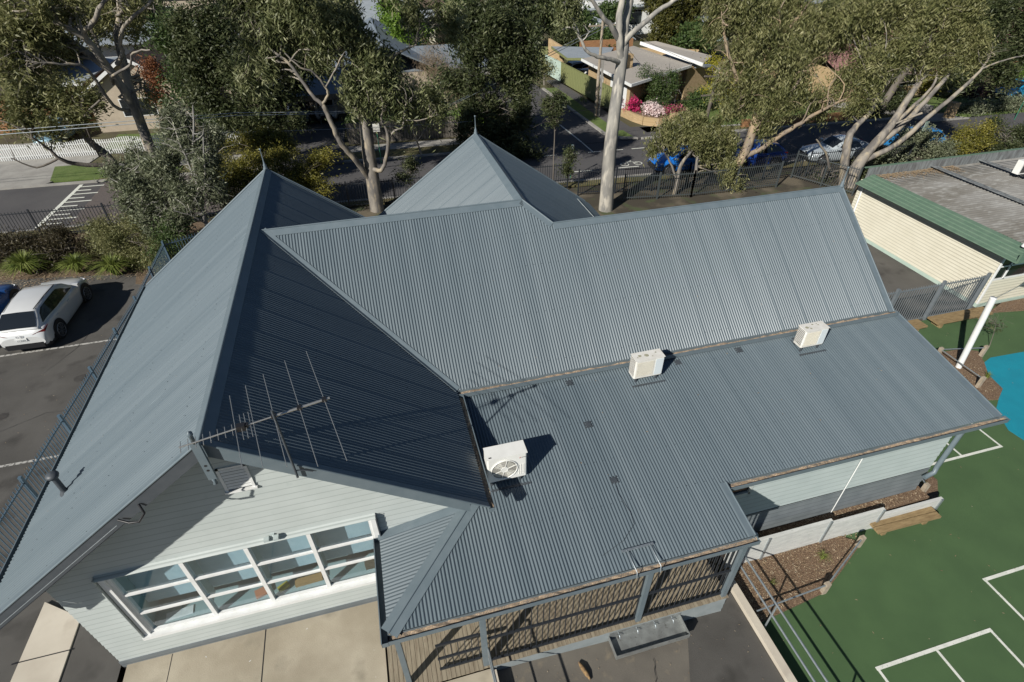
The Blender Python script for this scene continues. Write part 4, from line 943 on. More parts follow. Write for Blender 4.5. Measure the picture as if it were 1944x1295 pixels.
# ------------------------------------------------------------------ neighbouring buildings
def house(label, base, h, roof, wallm, roofm, group=None, wins=(), trim='white', oh=.4, name='house', cat='house', extra=None):
    """base: CCW footprint; roof: list of 3D polygons"""
    t = empty(name, label, cat, group, (base[0][0], base[0][1], 0)); o0 = Vector((base[0][0], base[0][1], 0))
    mb = MB(); n = len(base)
    for i in range(n):
        a, b = Vector((*base[i],0))-o0, Vector((*base[(i+1) % n],0))-o0
        mb.poly([a, b, b+Vector((0,0,h)), a+Vector((0,0,h))])
    mb.build('wall', wallm, t)
    for poly in roof:
        p = [Vector(q)-o0 for q in poly]; MB().poly(p, .12, None if False else ((p[1]-p[0]).cross(p[2]-p[0]).normalized()*(1 if (p[1]-p[0]).cross(p[2]-p[0]).z > 0 else -1))).build('roof', roofm, t)
    for (a, b, z0, z1) in wins:
        a, b = Vector((*a,0))-o0, Vector((*b,0))-o0; d = (b-a).normalized(); nn = Vector((d.y,-d.x,0))*.02
        f = MB().poly([a+nn+Vector((0,0,z0)), b+nn+Vector((0,0,z0)), b+nn+Vector((0,0,z1)), a+nn+Vector((0,0,z1))], .04, nn.normalized()).build('window', M['white'], t)
        i_ = .06; MB().poly([a+d*i_+nn*1.4+Vector((0,0,z0+i_)), b-d*i_+nn*1.4+Vector((0,0,z0+i_)), b-d*i_+nn*1.4+Vector((0,0,z1-i_)), a+d*i_+nn*1.4+Vector((0,0,z1-i_))], .01, nn.normalized()).build('pane', M['carglass'], f)
    return t, o0
def gable(x0, x1, y0, y1, ze, zr, axis='y', oh=.4):
    if axis == 'y':
        xm = (x0+x1)/2; s = (zr-ze)/(xm-x0); zo = ze-s*oh
        return [[(x0-oh,y0-oh,zo),(xm,y0-oh,zr),(xm,y1+oh,zr),(x0-oh,y1+oh,zo)], [(x1+oh,y0-oh,zo),(x1+oh,y1+oh,zo),(xm,y1+oh,zr),(xm,y0-oh,zr)]]
    ym = (y0+y1)/2; s = (zr-ze)/(ym-y0); zo = ze-s*oh
    return [[(x0-oh,y0-oh,zo),(x1+oh,y0-oh,zo),(x1+oh,ym,zr),(x0-oh,ym,zr)], [(x0-oh,y1+oh,zo),(x0-oh,ym,zr),(x1+oh,ym,zr),(x1+oh,y1+oh,zo)]]
# H1 rendered gable house
def rect(x0, x1, y0, y1): return [(x0,y0),(x1,y0),(x1,y1),(x0,y1)]
t, o0 = house('beige rendered house with a brown tiled gable roof behind the white picket fence', rect(-16.6,-9.6,44,56), 2.9, gable(-16.6,-9.6,44,56,2.9,5.1)+gable(-9.6,-3,48,56,2.9,4.9,'x'), M['render'], M['tilebrown'],
              wins=[((-14.6,44),(-12.2,44),1.0,2.3)])
MB().poly([(0,0,2.9),(7,0,2.9),(3.5,0,5.0)]).build('gable_wall', M['render'], t)
for a, b in (((-.4,-.42,2.62),(3.5,-.42,5.1)), ((7.4,-.42,2.62),(3.5,-.42,5.1))): MB().beam(a, b, .05, .22).build('barge_board', M['white'], t)
MB().box(5.6,6.6,6,6.8,4.0,6.2).build('chimney', M['brickdk'], t)
MB().box(7.0,13.6,4.2,12,0,2.9).build('wall', M['render'], t)
# H2 dark tiled house with flat white edged roof
house('dark tiled house at the left edge behind the gum branches', rect(-33,-20,46,58), 3.0, gable(-33,-20,46,58,3.0,5.8,'x'), M['brickdk'], M['tiledark'])
t, _ = house('low white edged flat roofed garage beside the tiled house', rect(-22.5,-18,47.5,56), 2.9, [[(-23,47,3.0),(-17.6,47,3.0),(-17.6,57,3.1),(-23,57,3.1)]], M['brickdk'], M['roofgrey'], name='garage', cat='garage')
MB().beam((-.5,-.54,2.94),(4.9,-.54,2.94),.06,.26).build('fascia', M['white'], t)
house('long white building behind the tiled houses', rect(-26,2,64,72), 3.2, [[(-27,63,3.3),(3,63,3.3),(3,73,3.9),(-27,73,3.9)]], M['white'], M['roofgrey'], wins=[((-18,64),(-16,64),1,2.2),((-12,64),(-10,64),1,2.2)])
house('beige two storey house beyond the white building', rect(-34,-12,84,94), 5.5, gable(-34,-12,84,94,5.5,7.5,'x'), M['render'], M['roofslate'], wins=[((-27,84),(-25,84),3,4.3),((-20,84),(-18,84),3,4.3)])
house('white rendered house high behind the bare gum', rect(-52,-36,78,90), 5, gable(-52,-36,78,90,5,7,'x'), M['white'], M['roofgrey'])
# H3 mid house with carport
t, o0 = house('grey corrugated roofed house behind the central gum', rect(0.6,10.5,44.5,60), 2.7, gable(0.6,10.5,44.5,60,2.7,4.9)+gable(6,14.5,46,52,2.7,3.9,'x'), M['render'], M['roofslate'], wins=[((3,44.5),(5,44.5),1,2.2)])
t, o0 = house('dark open carport with a slate roof beside the grey house', rect(-2.8,2.4,41.2,47), 0.05, [[(-3.2,40.6,2.35),(2.6,40.6,2.35),(2.6,44.3,3.5),(-3.2,44.3,3.5)],[(-3.2,47.6,2.35),(-3.2,44.3,3.5),(2.6,44.3,3.5),(2.6,47.6,2.35)]], M['palings'], M['roofslate'], name='carport', cat='carport')
for x in (.1, 2.6, 5.1): MB().box(x-.06, x+.06, .1, .22, 0, 2.4).build('post', M['trimdark'], t)
MB().box(0,5.2,5.9,6.0,0,2.4).build('rear_wall', M['palings'], t); MB().box(-.4,5.4,-.62,-.5,1.95,2.35).build('fascia', M['palings'], t)
# H4 cream brick corner house: skewed low roofs
t = empty('brick_house', 'cream brick corner house with wide low beige roofs above pink azaleas', 'house', None, (23.4,36,0)); o0 = Vector((23.4,36,0))
wl = MB()
fp = [(23.9,36.4),(24.0,45.6),(30.2,48.8),(35.5,46.0),(30.3,39.6)]
for i in range(5):
    a, b = Vector((*fp[i],0))-o0, Vector((*fp[(i+1) % 5],0))-o0; wl.poly([a, a+Vector((0,0,2.7)), b+Vector((0,0,2.7)), b])
wl.build('wall', M['brick'], t)
def rp_(label, pts, m, name='roof'):
    p = [Vector(q)-o0 for q in pts]; n = (p[1]-p[0]).cross(p[2]-p[0]).normalized(); n = n if n.z > 0 else -n
    o = MB().poly(p, .16, n).build(name, m, t); 
    if label: o['label'] = label
    return o, p
ro, p = rp_('wide beige low pitched roof', [at(1198,161,Z=2.75), at(1104,112,Z=2.8), at(1203,87,Z=3.15), at(1313,124,Z=2.9)], M['roofbeige'])
fa = MB(); fa.beam(p[0]-Vector((0,0,.06)), p[3]-Vector((0,0,.06)), .08, .2); fa.beam(p[0]-Vector((0,0,.06)), p[1]-Vector((0,0,.06)), .08, .2); fa.build('fascia', M['white'], t)
ro, p = rp_('raised skillion roof with a white edge', [at(1216,80,Z=3.7), at(1335,121,Z=3.2), at(1352,106,Z=3.3), at(1245,84-6,Z=3.8)], M['roofbeige'])
MB().beam(p[0]-Vector((0,0,.08)), p[1]-Vector((0,0,.08)), .1, .26).build('fascia', M['white'], t)
rp_('flat blue grey roof between the two beige roofs', [at(1258,104,Z=2.8), at(1322,126,Z=2.75), at(1340,122,Z=2.75), at(1290,98,Z=2.85)], M['roofgrey'])
ro, p = rp_('flat grey carport roof', [at(1047,88,Z=2.9), at(1077,110,Z=2.75), at(1152,110,Z=2.8), at(1165,90,Z=2.95)], M['roofgrey'])
MB().beam(p[0]-Vector((0,0,.1)), p[1]-Vector((0,0,.1)), .08, .2).beam(p[1]-Vector((0,0,.1)), p[2]-Vector((0,0,.1)), .08, .2).build('fascia', M['greenfence'], t)
q0, q1 = at(1040,112,Z=1.2), at(1062,122,Z=1.2)
MB().poly([Vector((q0.x,q0.y,0))-o0, Vector((q1.x+.3,q1.y,0))-o0, Vector((q1.x+.3,q1.y,2.7))-o0, Vector((q0.x,q0.y,3.1))-o0], .2).build('wall', M['brick'], t)
MB().box(3.0,9.0,18.2,18.4,0,2.6).build('carport_rear_wall', M['brickdk'], t); MB().box(3.2,3.32,9.6,9.72,0,2.75).build('post', M['trimdark'], t)
c_ = at(1190,130,Z=2.8)-o0; MB().box(c_.x-.35, c_.x+.35, c_.y-.3, c_.y+.3, 2.4, 3.9).build('chimney', M['brick'], t)
dq = Vector((23.86,36.9,0))-o0; MB().box(dq.x-.03, dq.x+.02, dq.y, dq.y+1.0, .1, 2.1).build('door', M['white'], t)
for yy in (38.8, 41.8): MB().box(.42, .5, yy-36, yy-36+1.3, .9, 2.2).build('window', M['white'], t)
# second wing wall (round brick part right)
MB().poly([Vector((30.4,39.2,0))-o0, Vector((37,41.5,0))-o0, Vector((37,41.5,2.7))-o0, Vector((30.4,39.2,2.7))-o0], .2).build('wall', M['brick'], t)
# garden wall bed in front
gw = MB(); W_ = [(23.5,36.6),(23.75,35.0),(24.1,33.9),(25.0,33.1),(26.1,33.0)]
for a, b in zip(W_[:-1], W_[1:]): gw.beam((a[0],a[1],.3),(b[0],b[1],.3),.22,.6)
gw.box(25.95,26.55,32.8,33.3,0,.9); tag(gw.build('garden_wall', M['brick']), 'low cream brick garden wall curving below the azaleas', 'wall')
bed([(23.7,36.4),(23.9,34.9),(24.3,34.0),(25.1,33.3),(26.2,33.2),(28.5,34.5),(28.5,38),(24,36.4)], .5)
# H5 modern house
house('modern white and grey house beyond the tall white gum', rect(34,50,72,84), 4.2, [[(33.5,71.5,3.2),(50.5,71.5,3.6),(49,80,6.8),(35,80,6.4)]], M['white'], M['roofgrey'], wins=[((35,72),(36.4,72),1.2,3.0),((40,72),(42,72),1.2,3.0)])
house('pale mint weatherboard gabled house behind the carport', rect(29.5,34.5,59,67), 2.0, gable(29.5,34.5,59,67,2.0,3.4), M['mint'], M['roofgrey'])
house('small grey shed with a skylight strip behind the conifer', rect(45,50.5,64,69), 1.7, [[(44.5,63.5,1.7),(51,63.5,1.7),(51,69,2.3),(44.5,69,2.3)]], M['mint'], M['roofgrey'], name='shed', cat='shed')
house('brown roofed house far behind the side street', rect(12,24,76,88), 4.0, gable(12,24,76,88,4.0,6.2,'x'), M['render'], M['tilebrown'], wins=[((16,76),(17.5,76),1,2.4)])
house('cream house beyond the corner, its white columns lit', rect(5,14,74,84), 3, gable(5,14,74,84,3,4.6,'x'), M['cream'], M['roofgrey'], wins=[((7,74),(8.5,74),1,2.2)])
# H6 pink tiled house on the right
t, o0 = house('pink tiled house half hidden by the olive gum', rect(43,58,35,46), 2.3, gable(43,58,35,46,2.3,4.3,'x',.6), M['brick'], M['tilepink'], wins=[((49,35),(51.5,35),.9,2.0)])
house('rust tiled house at the far right edge', rect(66,80,40,52), 2.6, gable(66,80,40,52,2.6,5.0,'x'), M['brickdk'], M['tilepink'])
house('grey roofed house filling the gap at top right', rect(60,78,70,82), 3.2, gable(60,78,70,82,3.2,5.6,'x'), M['render'], M['roofgrey'])
# brick fence and pillars on the right
def bw(a, b, h, label):
    tag(MB().beam((a[0],a[1],h/2),(b[0],b[1],h/2),.24,h).build('brick_fence', M['brickdk']), label, 'fence')
bw((31,31.2), (41,30.6), .55, 'long low orange brick front fence in the shade of the gums')
tag(MB().box(47.7,48.3,28.4,28.9,0,1.1).box(47.65,48.35,28.35,28.95,1.1,1.16).build('letterbox_pillar', M['brick']), 'free standing cream brick letterbox pillar beside the driveway', 'pillar')
tag(MB().box(46.6,48.0,30.2,31.0,0,.5).box(47.2,48.2,31.0,31.5,0,.4).build('rock_edging', M['concgrey']), 'pile of grey rocks behind the brick pillar', 'rocks')

# cream portable building on the right
t = empty('portable_classroom', 'cream clad classroom with a green fascia and weathered corrugated roof', 'classroom', None, (26.15,7.1,0)); o0 = Vector((26.15,7.1,0))
XCB, YCB, YCE, ZCB = 26.15, 7.1, 14.7, 2.75
wm = MB()
corr(wm, [(0,0,.15),(0,7.6,.15),(0,7.6,2.6),(0,0,2.6)], (0,0,0), (0,0,1), (0,1,0), board_us(p=.14), lambda u: .02*(1-((u/.14) % 1)), False)
wm2 = []
for v_ in wm.v: wm2.append((-abs(v_[0]), v_[1], v_[2]))
wm.v = wm2
wm.build('wall', M['cream'], t)
fwm = MB(); lap(fwm, [(0,0,.15),(14,0,.15),(14,0,1.25),(0,0,1.25)], (1,0,0), .14, .018); fwm.build('wall', M['cream'], t)
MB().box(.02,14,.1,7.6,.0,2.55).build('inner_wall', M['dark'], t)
MB().box(-.035,14,-.03,.0,-.02,.15).box(-.035,0,0,7.6,-.02,.15).build('base_board', M['mint'], t)
MB().box(-.04,.02,-.03,.03,.15,2.6).build('corner_mould', M['white'], t)
wf = MB()
for x in (.55, 1.7, 2.9, 4.1, 5.3): wf.box(x-.03,x+.03,-.02,.03,1.25,2.55)
wf.box(0,6,-.02,.03,1.25,1.31).box(0,6,-.02,.03,1.85,1.9); w_ = wf.build('window', M['white'], t)
MB().box(.05,6,.02,.03,1.25,2.55).build('pane', M['carglass'], w_)
# green fascia: slanted deep band of laps, roof behind slightly lower, parapet at the far end
e0, e1 = Vector((-.75,-.75,2.72)), Vector((-.75,7.0,2.72))
fc = MB()
for k in range(5):
    xo, zo = -.66+k*.19, 2.56+k*.07
    fc.add([(xo,-.8,zo),(xo,7.3,zo),(xo+.012,7.3,zo+.035),(xo+.012,-.8,zo+.035),(xo+.19,7.3,zo+.07),(xo+.19,-.8,zo+.07)], [(3,2,1,0),(5,4,2,3)])
fc.build('fascia', M['greentrim'], t)
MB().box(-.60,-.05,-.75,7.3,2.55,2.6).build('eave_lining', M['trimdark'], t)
MB().box(-.6,15,-.8,-.72,2.55,2.95).build('fascia', M['greentrim'], t)
rf = corrugated([(.27,-.7,2.92),(16,-.7,2.92),(16,7.3,2.80),(.27,7.3,2.80)], (0,0,2.91), (0,1,-.015), (1,0,0), .17, .026, 6)
rf.build('roof', M['oldroof'], t)
MB().box(-.1,16,7.3,7.36,2.7,3.25).build('parapet', M['parapet'], t); MB().box(-.3,16,7.34,7.44,3.25,3.29).build('parapet_cap', M['greentrim'], t)
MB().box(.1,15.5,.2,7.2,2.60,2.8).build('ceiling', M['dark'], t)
fl_ = MB()
for xk in (3.6, 6.6): fl_.box(xk,xk+.3,-.7,7.3,2.975,3.0)
fl_.build('roof_flashing', M['parapet'], t)
# litter of leaves along the parapet
lt = MB(); rr = random.Random(5)
for k in range(1400):
    u = rr.random(); x = .1+u*4.6; y = 7.25-abs(rr.gauss(0,.34)); a = rr.random()*6.28; s_ = rr.uniform(.02,.05)
    c = Vector((x,y,2.9+rr.uniform(0,.03))); d = Vector((math.cos(a),math.sin(a),0))*s_; n = Vector((-d.y,d.x,0))*.3; c.z -= .04; c.x += .3; lt.poly([c-d-n,c+d-n,c+d+n,c-d+n])
lt.build('leaf_litter', mat('dry_leaves', (.32,.22,.12), .9, c2=(.42,.32,.2), scale=30), t)
MB().lathe((.0,-.35,2.98), [(.001,.12),(.06,.1),(.1,.0),(.1,-.02)]).build('dome_light', M['white'], t)
MB().tube([(-.06,7.35,2.55),(-.06,7.3,2.3),(-.06,7.25,.1)], .045, 8).build('downpipe', M['white'], t)
ac = empty('air_conditioner', 'white condenser with loose pipes on the weathered classroom roof, far right', 'air conditioner', None, at(1930,335,Z=3.0)); 
MB().box(0,.85,0,.3,.08,.7).build('casing', M['acwhite'], ac); MB().box(.85,.856,.03,.27,.14,.64).box(.06,.6,-.006,0,.14,.64).build('grille', M['grille'], ac); MB().tube([(.1,-.05,.1),(.3,-.25,.03),(.6,-.2,.03),(.9,-.35,.03)], .03, 6).build('pipe', M['black'], ac)

# ------------------------------------------------------------------ cars
def loft(mb, rings, close=False, caps=True):
    n = len(rings[0]); vs = [q for r in rings for q in r]; fs = []
    m = n if close else n-1
    for i in range(len(rings)-1):
        for k in range(m): fs.append((i*n+k, i*n+(k+1) % n, (i+1)*n+(k+1) % n, (i+1)*n+k))
    mb.add(vs, fs, True)
    if caps: mb.add(rings[0], [tuple(range(n))[::-1]], False); mb.add(rings[-1], [tuple(range(n))], False)
PAINT = {}
def paint(c):
    if c not in PAINT: PAINT[c] = mat('car_paint', c, .28, .15, coat=.6, c2=tuple(k*.96 for k in c), scale=2)
    return PAINT[c]
KINDS = {  # length, half width, height, hood z, belt z, cabin x positions (windscreen base, roof front, roof rear, tail base)
 'suv': (4.4, .87, 1.54, 1.0, .99, (1.0, .25, -1.48, -2.10)), 'hatch': (4.1, .87, 1.46, .92, .92, (.98, .3, -1.35, -1.9)),
 'sedan': (4.7, .9, 1.44, .90, .92, (.85, .15, -1.0, -1.75)), 'wagon': (4.65, .9, 1.5, .95, .95, (.95, .3, -1.7, -2.15)), 'old': (4.1, .83, 1.42, .93, .93, (.75, .2, -1.2, -1.6))}
def car(kind, color, x, y, z, rot, label, group, plate=True, front_seen=False):
    L_, hw, H, hz, bz, (wb, rf_, rr_, tb_) = KINDS[kind]; P = paint(color)
    t = empty('parked_car', label, 'car', group, (x, y, z)); t.rotation_euler = (0,0,rot); hl = L_/2
    def ring(xx, w_, lo, mid, top, tw):
        half = [(w_*.90, lo), (w_*.985, lo+.10), (w_, (lo+mid)*.55+.03), (w_*.985, mid-.06), (w_*.95, mid), (tw, top), (tw*.5, top+.018)]
        return [(xx, -a, b) for a, b in half]+[(xx, 0, top+.022)]+[(xx, a, b) for a, b in half[::-1]]
    S = [(-hl, .84, .34, .60, .72, .62), (-hl+.05, .88, .28, .72, .86, .70), (-hl+.16, .95, .24, bz-.06, bz-.01, .78), (tb_+.12, .985, .22, bz, bz+.02, .80), (-1.0, 1, .2, bz, bz+.02, .82), (0, .99, .19, bz-.02, bz+.0, .82),
         (wb-.05, .99, .2, hz-.05, hz+.0, .80), (1.35, .985, .22, hz-.09, hz-.03, .76), (hl-.38, .95, .24, hz-.19, hz-.13, .70), (hl-.14, .87, .27, hz-.30, hz-.24, .6), (hl-.03, .76, .32, hz-.42, hz-.34, .5), (hl, .66, .38, .5, .54, .42)]
    mb = MB(); loft(mb, [ring(a, hw*b, c, d, e, hw*f_) for a, b, c, d, e, f_ in S]); bo = mb.build('body', P, t); sm_ = bo.modifiers.new('round', 'SUBSURF'); sm_.levels = sm_.render_levels = 1
    # cabin in paint, each pane of glass its own slightly proud piece
    z0 = bz-.02; gw_ = hw*.93; tw = hw*.68
    A = [(wb+.05, gw_*.86, z0+.01, gw_*.80), ((wb+rf_)/2, gw_*.93, (z0+H)/2+.05, gw_*.80), (rf_+.02, gw_*.96, H-.05, tw), (rf_-.35, gw_*.97, H-.01, tw), ((rf_+rr_)/2-.1, gw_*.97, H-.01, tw*.99), (rr_, gw_*.95, H-.07, tw*.93), ((rr_+tb_)/2, gw_*.92, (z0+H)/2-.0, gw_*.80), (tb_, gw_*.86, z0+.03, gw_*.80)]
    def cring(xx, wb_, zt_, wt): return [(xx, -wb_, z0), (xx, -(wb_*.45+wt*.55), z0+(zt_-z0)*.55), (xx, -wt, zt_-.02), (xx, -wt*.8, zt_), (xx, 0, zt_+.015), (xx, wt*.8, zt_), (xx, wt, zt_-.02), (xx, (wb_*.45+wt*.55), z0+(zt_-z0)*.55), (xx, wb_, z0)]
    mb = MB(); loft(mb, [cring(*a) for a in A]); mb.build('cabin', P, t)
    def st(xx):
        for a, b in zip(A[:-1], A[1:]):
            if a[0] >= xx >= b[0]: u = (a[0]-xx)/(a[0]-b[0]); return [a[k]*(1-u)+b[k]*u for k in range(4)]
        return A[-1] if xx < A[-1][0] else A[0]
    def side(xx, v, s_):
        _, w1, zt_, w2 = st(xx); m_ = w1*.45+w2*.55; zt_ -= .02
        y = w1+(m_-w1)*v/.55 if v < .55 else m_+(w2-m_)*(v-.55)/.45
        return (xx, s_*(y+.012), z0+(zt_-z0)*v+.004)
    n_ = 10; xf, xr = wb-.22, (rr_-.28 if kind != 'sedan' else rr_-.1)
    for s_ in (-1, 1):
        mb = MB(); vs, fs = [], []
        for k in range(n_+1):
            u = k/n_; xx = xf+(xr-xf)*u
            lo = .10+.10*max(0, u-.6)/.4; hi = min(.86, .16+2.4*u) if kind != 'suv' else min(.84, .16+2.4*u)
            hi = min(hi, .86-.0*u); 
            if u > .86: hi = hi-(hi-lo-.12)*(u-.86)/.14
            hi = max(hi, lo+.03)
            vs += [side(xx, lo, s_), side(xx, (lo+hi)/2, s_), side(xx, hi, s_)]
            if k: q = 3*k; fs += [(q-3, q, q+1, q-2), (q-2, q+1, q+2, q-1)]
        mb.add(vs, fs, True); mb.build('side_window', M['carglass'], t)
    def endpane(xa, xb, nm, ins):
        mb = MB(); vs, fs = [], []
        for k in range(7):
            u = k/6; xx = xa+(xb-xa)*u; _, w1, zt_, w2 = st(xx); dx = .012 if nm == 'windscreen' else -.012
            for y in (-1, -.5, 0, .5, 1): vs.append((xx+dx, y*w2*(ins+.03*u), zt_+.012+.012*(1-abs(y))))
            if k:
                for m_ in range(4): q = 5*k+m_; fs.append((q-5, q-4, q+1, q))
        mb.add(vs, fs, True); mb.build(nm, M['carglass'], t)
    endpane(wb-.02, rf_+.10, 'windscreen', .86); endpane(rr_-.06, tb_+.05, 'rear_window', .92)
    if kind in ('suv', 'wagon'):
        for s_ in (-1, 1): MB().tube([(rf_, s_*tw*.93, H-.035), ((rf_+rr_)/2, s_*tw*.94, H+.0), (rr_, s_*tw*.87, H-.055)], .014, 6).build('roof_rail', M['black'], t)
    wr = .36 if kind == 'suv' else .32
    for sx in (hl-.86, -hl+.88):
        for s in (-1, 1):
            a = MB(); a.add([(sx+(wr+.075)*math.cos(q), s*(hw+.004), wr+.02+(wr+.075)*math.sin(q)) for q in np.linspace(-.5, math.pi+.5, 22)], [tuple(range(22))])
            a.build('wheel_arch', M['black'], t)
            w_ = MB(); rg = []
            for yy, r in ((hw-.2, wr-.02), (hw-.18, wr), (hw-.02, wr), (hw+.012, wr-.03), (hw+.012, wr-.09)): rg.append([(sx+r*math.cos(q), s*yy, wr+r*math.sin(q)) for q in np.linspace(0, 2*math.pi, 24, False)])
            loft(w_, rg, True); wo = w_.build('wheel', M['rubber'], t)
            rm = MB()
            for q in np.linspace(0, 2*math.pi, 10, False): rm.beam((sx+.04*math.cos(q), s*(hw+.016), wr+.04*math.sin(q)), (sx+(wr-.10)*math.cos(q), s*(hw+.018), wr+(wr-.10)*math.sin(q)), .03, .03, (0,1,0))
            rm.tube([(sx+(wr-.1)*math.cos(q), s*(hw+.015), wr+(wr-.1)*math.sin(q)) for q in np.linspace(0, 2*math.pi, 25)], .012, 6, False)
            rm.build('rim', M['rim'], wo)
    for s in (-1, 1):
        MB().poly([(-hl+.005,s*hw*.46,.80),(-hl+.13,s*hw*.95,.93),(-hl+.42,s*hw*1.0,.955),(-hl+.13,s*hw*.96,.83)], .03, (-1,s*.6,.3)).build('tail_light', M['red'], t)
        MB().poly([(hl-.02,s*hw*.52,hz-.36),(hl-.34,s*hw*.96,hz-.24),(hl-.42,s*hw*.965,hz-.17),(hl-.10,s*hw*.60,hz-.27)], .05, (1,s*.6,.6)).build('headlight', M['lamp'], t)
        mr = MB(); mr.box(wb-.28, wb-.16, min(s*(gw_+.02), s*(gw_+.24)), max(s*(gw_+.02), s*(gw_+.24)), bz+.02, bz+.16); mr.build('mirror', P, t)
        dh = MB()
        for xx in (.0, -1.05): dh.box(xx-.09, xx+.09, min(s*hw*.985, s*(hw*.985+.03)), max(s*hw*.985, s*(hw*.985+.03)), bz-.14, bz-.11)
        dh.build('door_handle', P, t)
    MB().prism([(-hl-.015,-hw*.72),(-hl+.12,-hw*.9),(-hl+.5,-hw*.985),(-hl+.5,hw*.985),(-hl+.12,hw*.9),(-hl-.015,hw*.72)], .24, .46).build('bumper', M['black'], t)
    MB().box(hl-.3, hl+.01, -hw*.6, hw*.6, .26, .44).build('bumper', M['black'], t)
    if plate:
        MB().box(-hl-.03, -hl-.005, -.19, .19, .60, .71).build('number_plate', M['white'], t)
    if front_seen: MB().box(hl-.02, hl+.016, -.45, .45, .45, .60).build('radiator_grille', M['black'], t)
    return t
PK = 'cars parked beside the school'; RD = 'cars parked along the road'
q0 = at(60,640,Z=.2)
wc = car('suv', (.66,.67,.66), -10.52, 16.35, .03, R(88), 'white car parked nose in to the strappy garden bed', PK)
for i, s_ in enumerate(('1ZY','9B0')):
    pass
lt_ = text('1ZY 9BQ', 0, 0, 0, .085, wc, M['fencegrey'], (math.pi/2, 0, -math.pi/2)); lt_.location = (-2.262, .165, .625)
bd = MB(); bd.tube([(-2.235, .09*math.cos(a), .80+.045*math.sin(a)) for a in np.linspace(0, 2*math.pi, 17)], .008, 6, False); bd.tube([(-2.24,.07,.82),(-2.24,0,.79),(-2.24,-.07,.82)], .007, 6); bd.build('badge', M['rim'], wc)
car('suv', (.015,.06,.20), -13.2, 16.6, .03, R(88), 'dark blue car cut by the left edge beside the white car', PK)
car('hatch', (.015,.17,.6), 22.3, 24.75, -.05, R(176), 'bright blue car half hidden behind the drooping small gum', RD, True, True)
car('hatch', (.012,.05,.26), 27.1, 24.2, -.05, R(176), 'dark navy hatchback behind the peach coloured gum trunk', RD)
car('sedan', (.42,.47,.50), 33.0, 23.5, -.05, R(174), 'silver grey car beside the leaning multi stemmed gum', RD, True, True)
car('hatch', (.03,.2,.45), 39.2, 23.6, -.05, R(176), 'dull blue car behind the shrubs at the cream classroom', RD)
car('hatch', (.015,.25,.45), 58.6, 31.8, .05, R(186), 'turquoise blue car on the driveway at the right edge', RD)
car('wagon', (.03,.035,.04), 54.6, 34.5, .05, R(200), 'black car beside the purple bush in front of the pink roofed house', RD, True, True)
car('wagon', (.35,.36,.37), .3, 43.6, .06, R(-90), 'grey car in the deep shade of the slate roofed carport, on its right', RD, True, True)
car('sedan', (.10,.12,.16), -1.9, 43.2, .06, R(-90), 'dark car in the shade of the slate roofed carport, on its left', RD, True, True)
car('wagon', (.20,.33,.40), -19.0, 42.9, .06, R(-92), 'steel blue car in the driveway behind the white picket fence', RD)
car('old', (.66,.67,.66), 25.3, 47.3, .02, R(6), 'white car in the corner house carport, nearer the street', RD)
car('wagon', (.66,.67,.66), 25.7, 50.6, .02, R(6), 'white car in the corner house carport, deeper inside', RD)
car('sedan', (.3,.32,.35), 14.2, 63.5, .0, R(20), 'grey car far off beyond the end of the side street', RD)

# ------------------------------------------------------------------ poles, wires, signs
t = empty('power_pole', 'tall timber power pole with a crossarm on the side street verge', 'power pole', 'power poles', (21.35,37,0))
MB().tube([(0,0,-.2),(0,0,6.9)], [.13,.10], 10).build('pole', M['post'], t); MB().beam((.28,0,0),(.28,0,4.5),.14,.14).build('stay_post', M['concgrey'], t)
MB().beam((-1.1,0,6.5),(1.1,.1,6.5),.09,.1).build('crossarm', M['post'], t); ins = MB()
for x in (-1,-.5,.5,1): ins.lathe((x,0,6.55), [(.03,0),(.045,.05),(.02,.12),(.001,.13)], 8)
ins.build('insulator', M['white'], t)
t = empty('power_pole', 'dark power pole with two crossarms and a street lamp beside the yellow tree', 'power pole', 'power poles', (27.6,31,0))
MB().tube([(0,0,-.2),(.35,0,4.4)], [.15,.11], 10).build('pole', M['barkdark'], t); MB().beam((-.7,0,2.6),(.9,.05,2.6),.09,.1).beam((-.75,0,3.9),(1.5,.2,3.7),.09,.1).build('crossarm', M['barkdark'], t)
MB().tube([(.35,0,4.2),(-.3,-.1,4.6),(-.7,-.2,4.65)], .03, 6).box(-1.1,-.6,-.32,-.1,4.55,4.7).build('lamp_arm', M['galv'], t)
def wire(label, pts, sag=.25, r=.014, m='black'):
    P = []
    for a, b in zip(pts[:-1], pts[1:]):
        a, b = Vector(a), Vector(b)
        for k in range(13): s = k/12; P.append(a.lerp(b, s)-Vector((0,0,sag*4*s*(1-s))))
    tag(MB().tube(P, r, 5).build('overhead_wire', M[m]), label, 'wire', 'overhead wires')
w1 = at(1130,118,Y=37)
wire('upper overhead wire crossing in front of the dark carport', [(-40,31.9,3.7),at(450,214,Y=31.2),at(660,211,Y=31.2),at(850,201,Y=31.2),(21.3,37,6.5)], .02, .02, 'galv')
wire('second overhead wire close under the upper one', [(-40,31.5,3.5),at(450,219,Y=30.8),at(660,214,Y=30.8),at(850,204,Y=30.8),(21.9,37,6.5)], .02, .02, 'galv')
wire('lowest overhead wire at the head of the central driveway', [at(340,252,Y=31),at(500,250,Y=31),at(660,244,Y=31),at(760,239,Y=31),at(900,230,Y=31)], .01, .014, 'galv')
wire('black service wire across the side street mouth', [at(985,223,Y=30),at(1180,200,Y=30.5),at(1340,186,Y=31)], .05, .016)
wire('long thin wire above the right hand lawn', [at(1420,300,Y=31),at(1560,260,Y=30),at(1700,196,Y=29),at(1944,197,Y=29)], .02, .016)
wire('paired wire from the pole to the beige roof', [(21.9,37,6.5), at(1250,160,Y=37)], .1, .014)
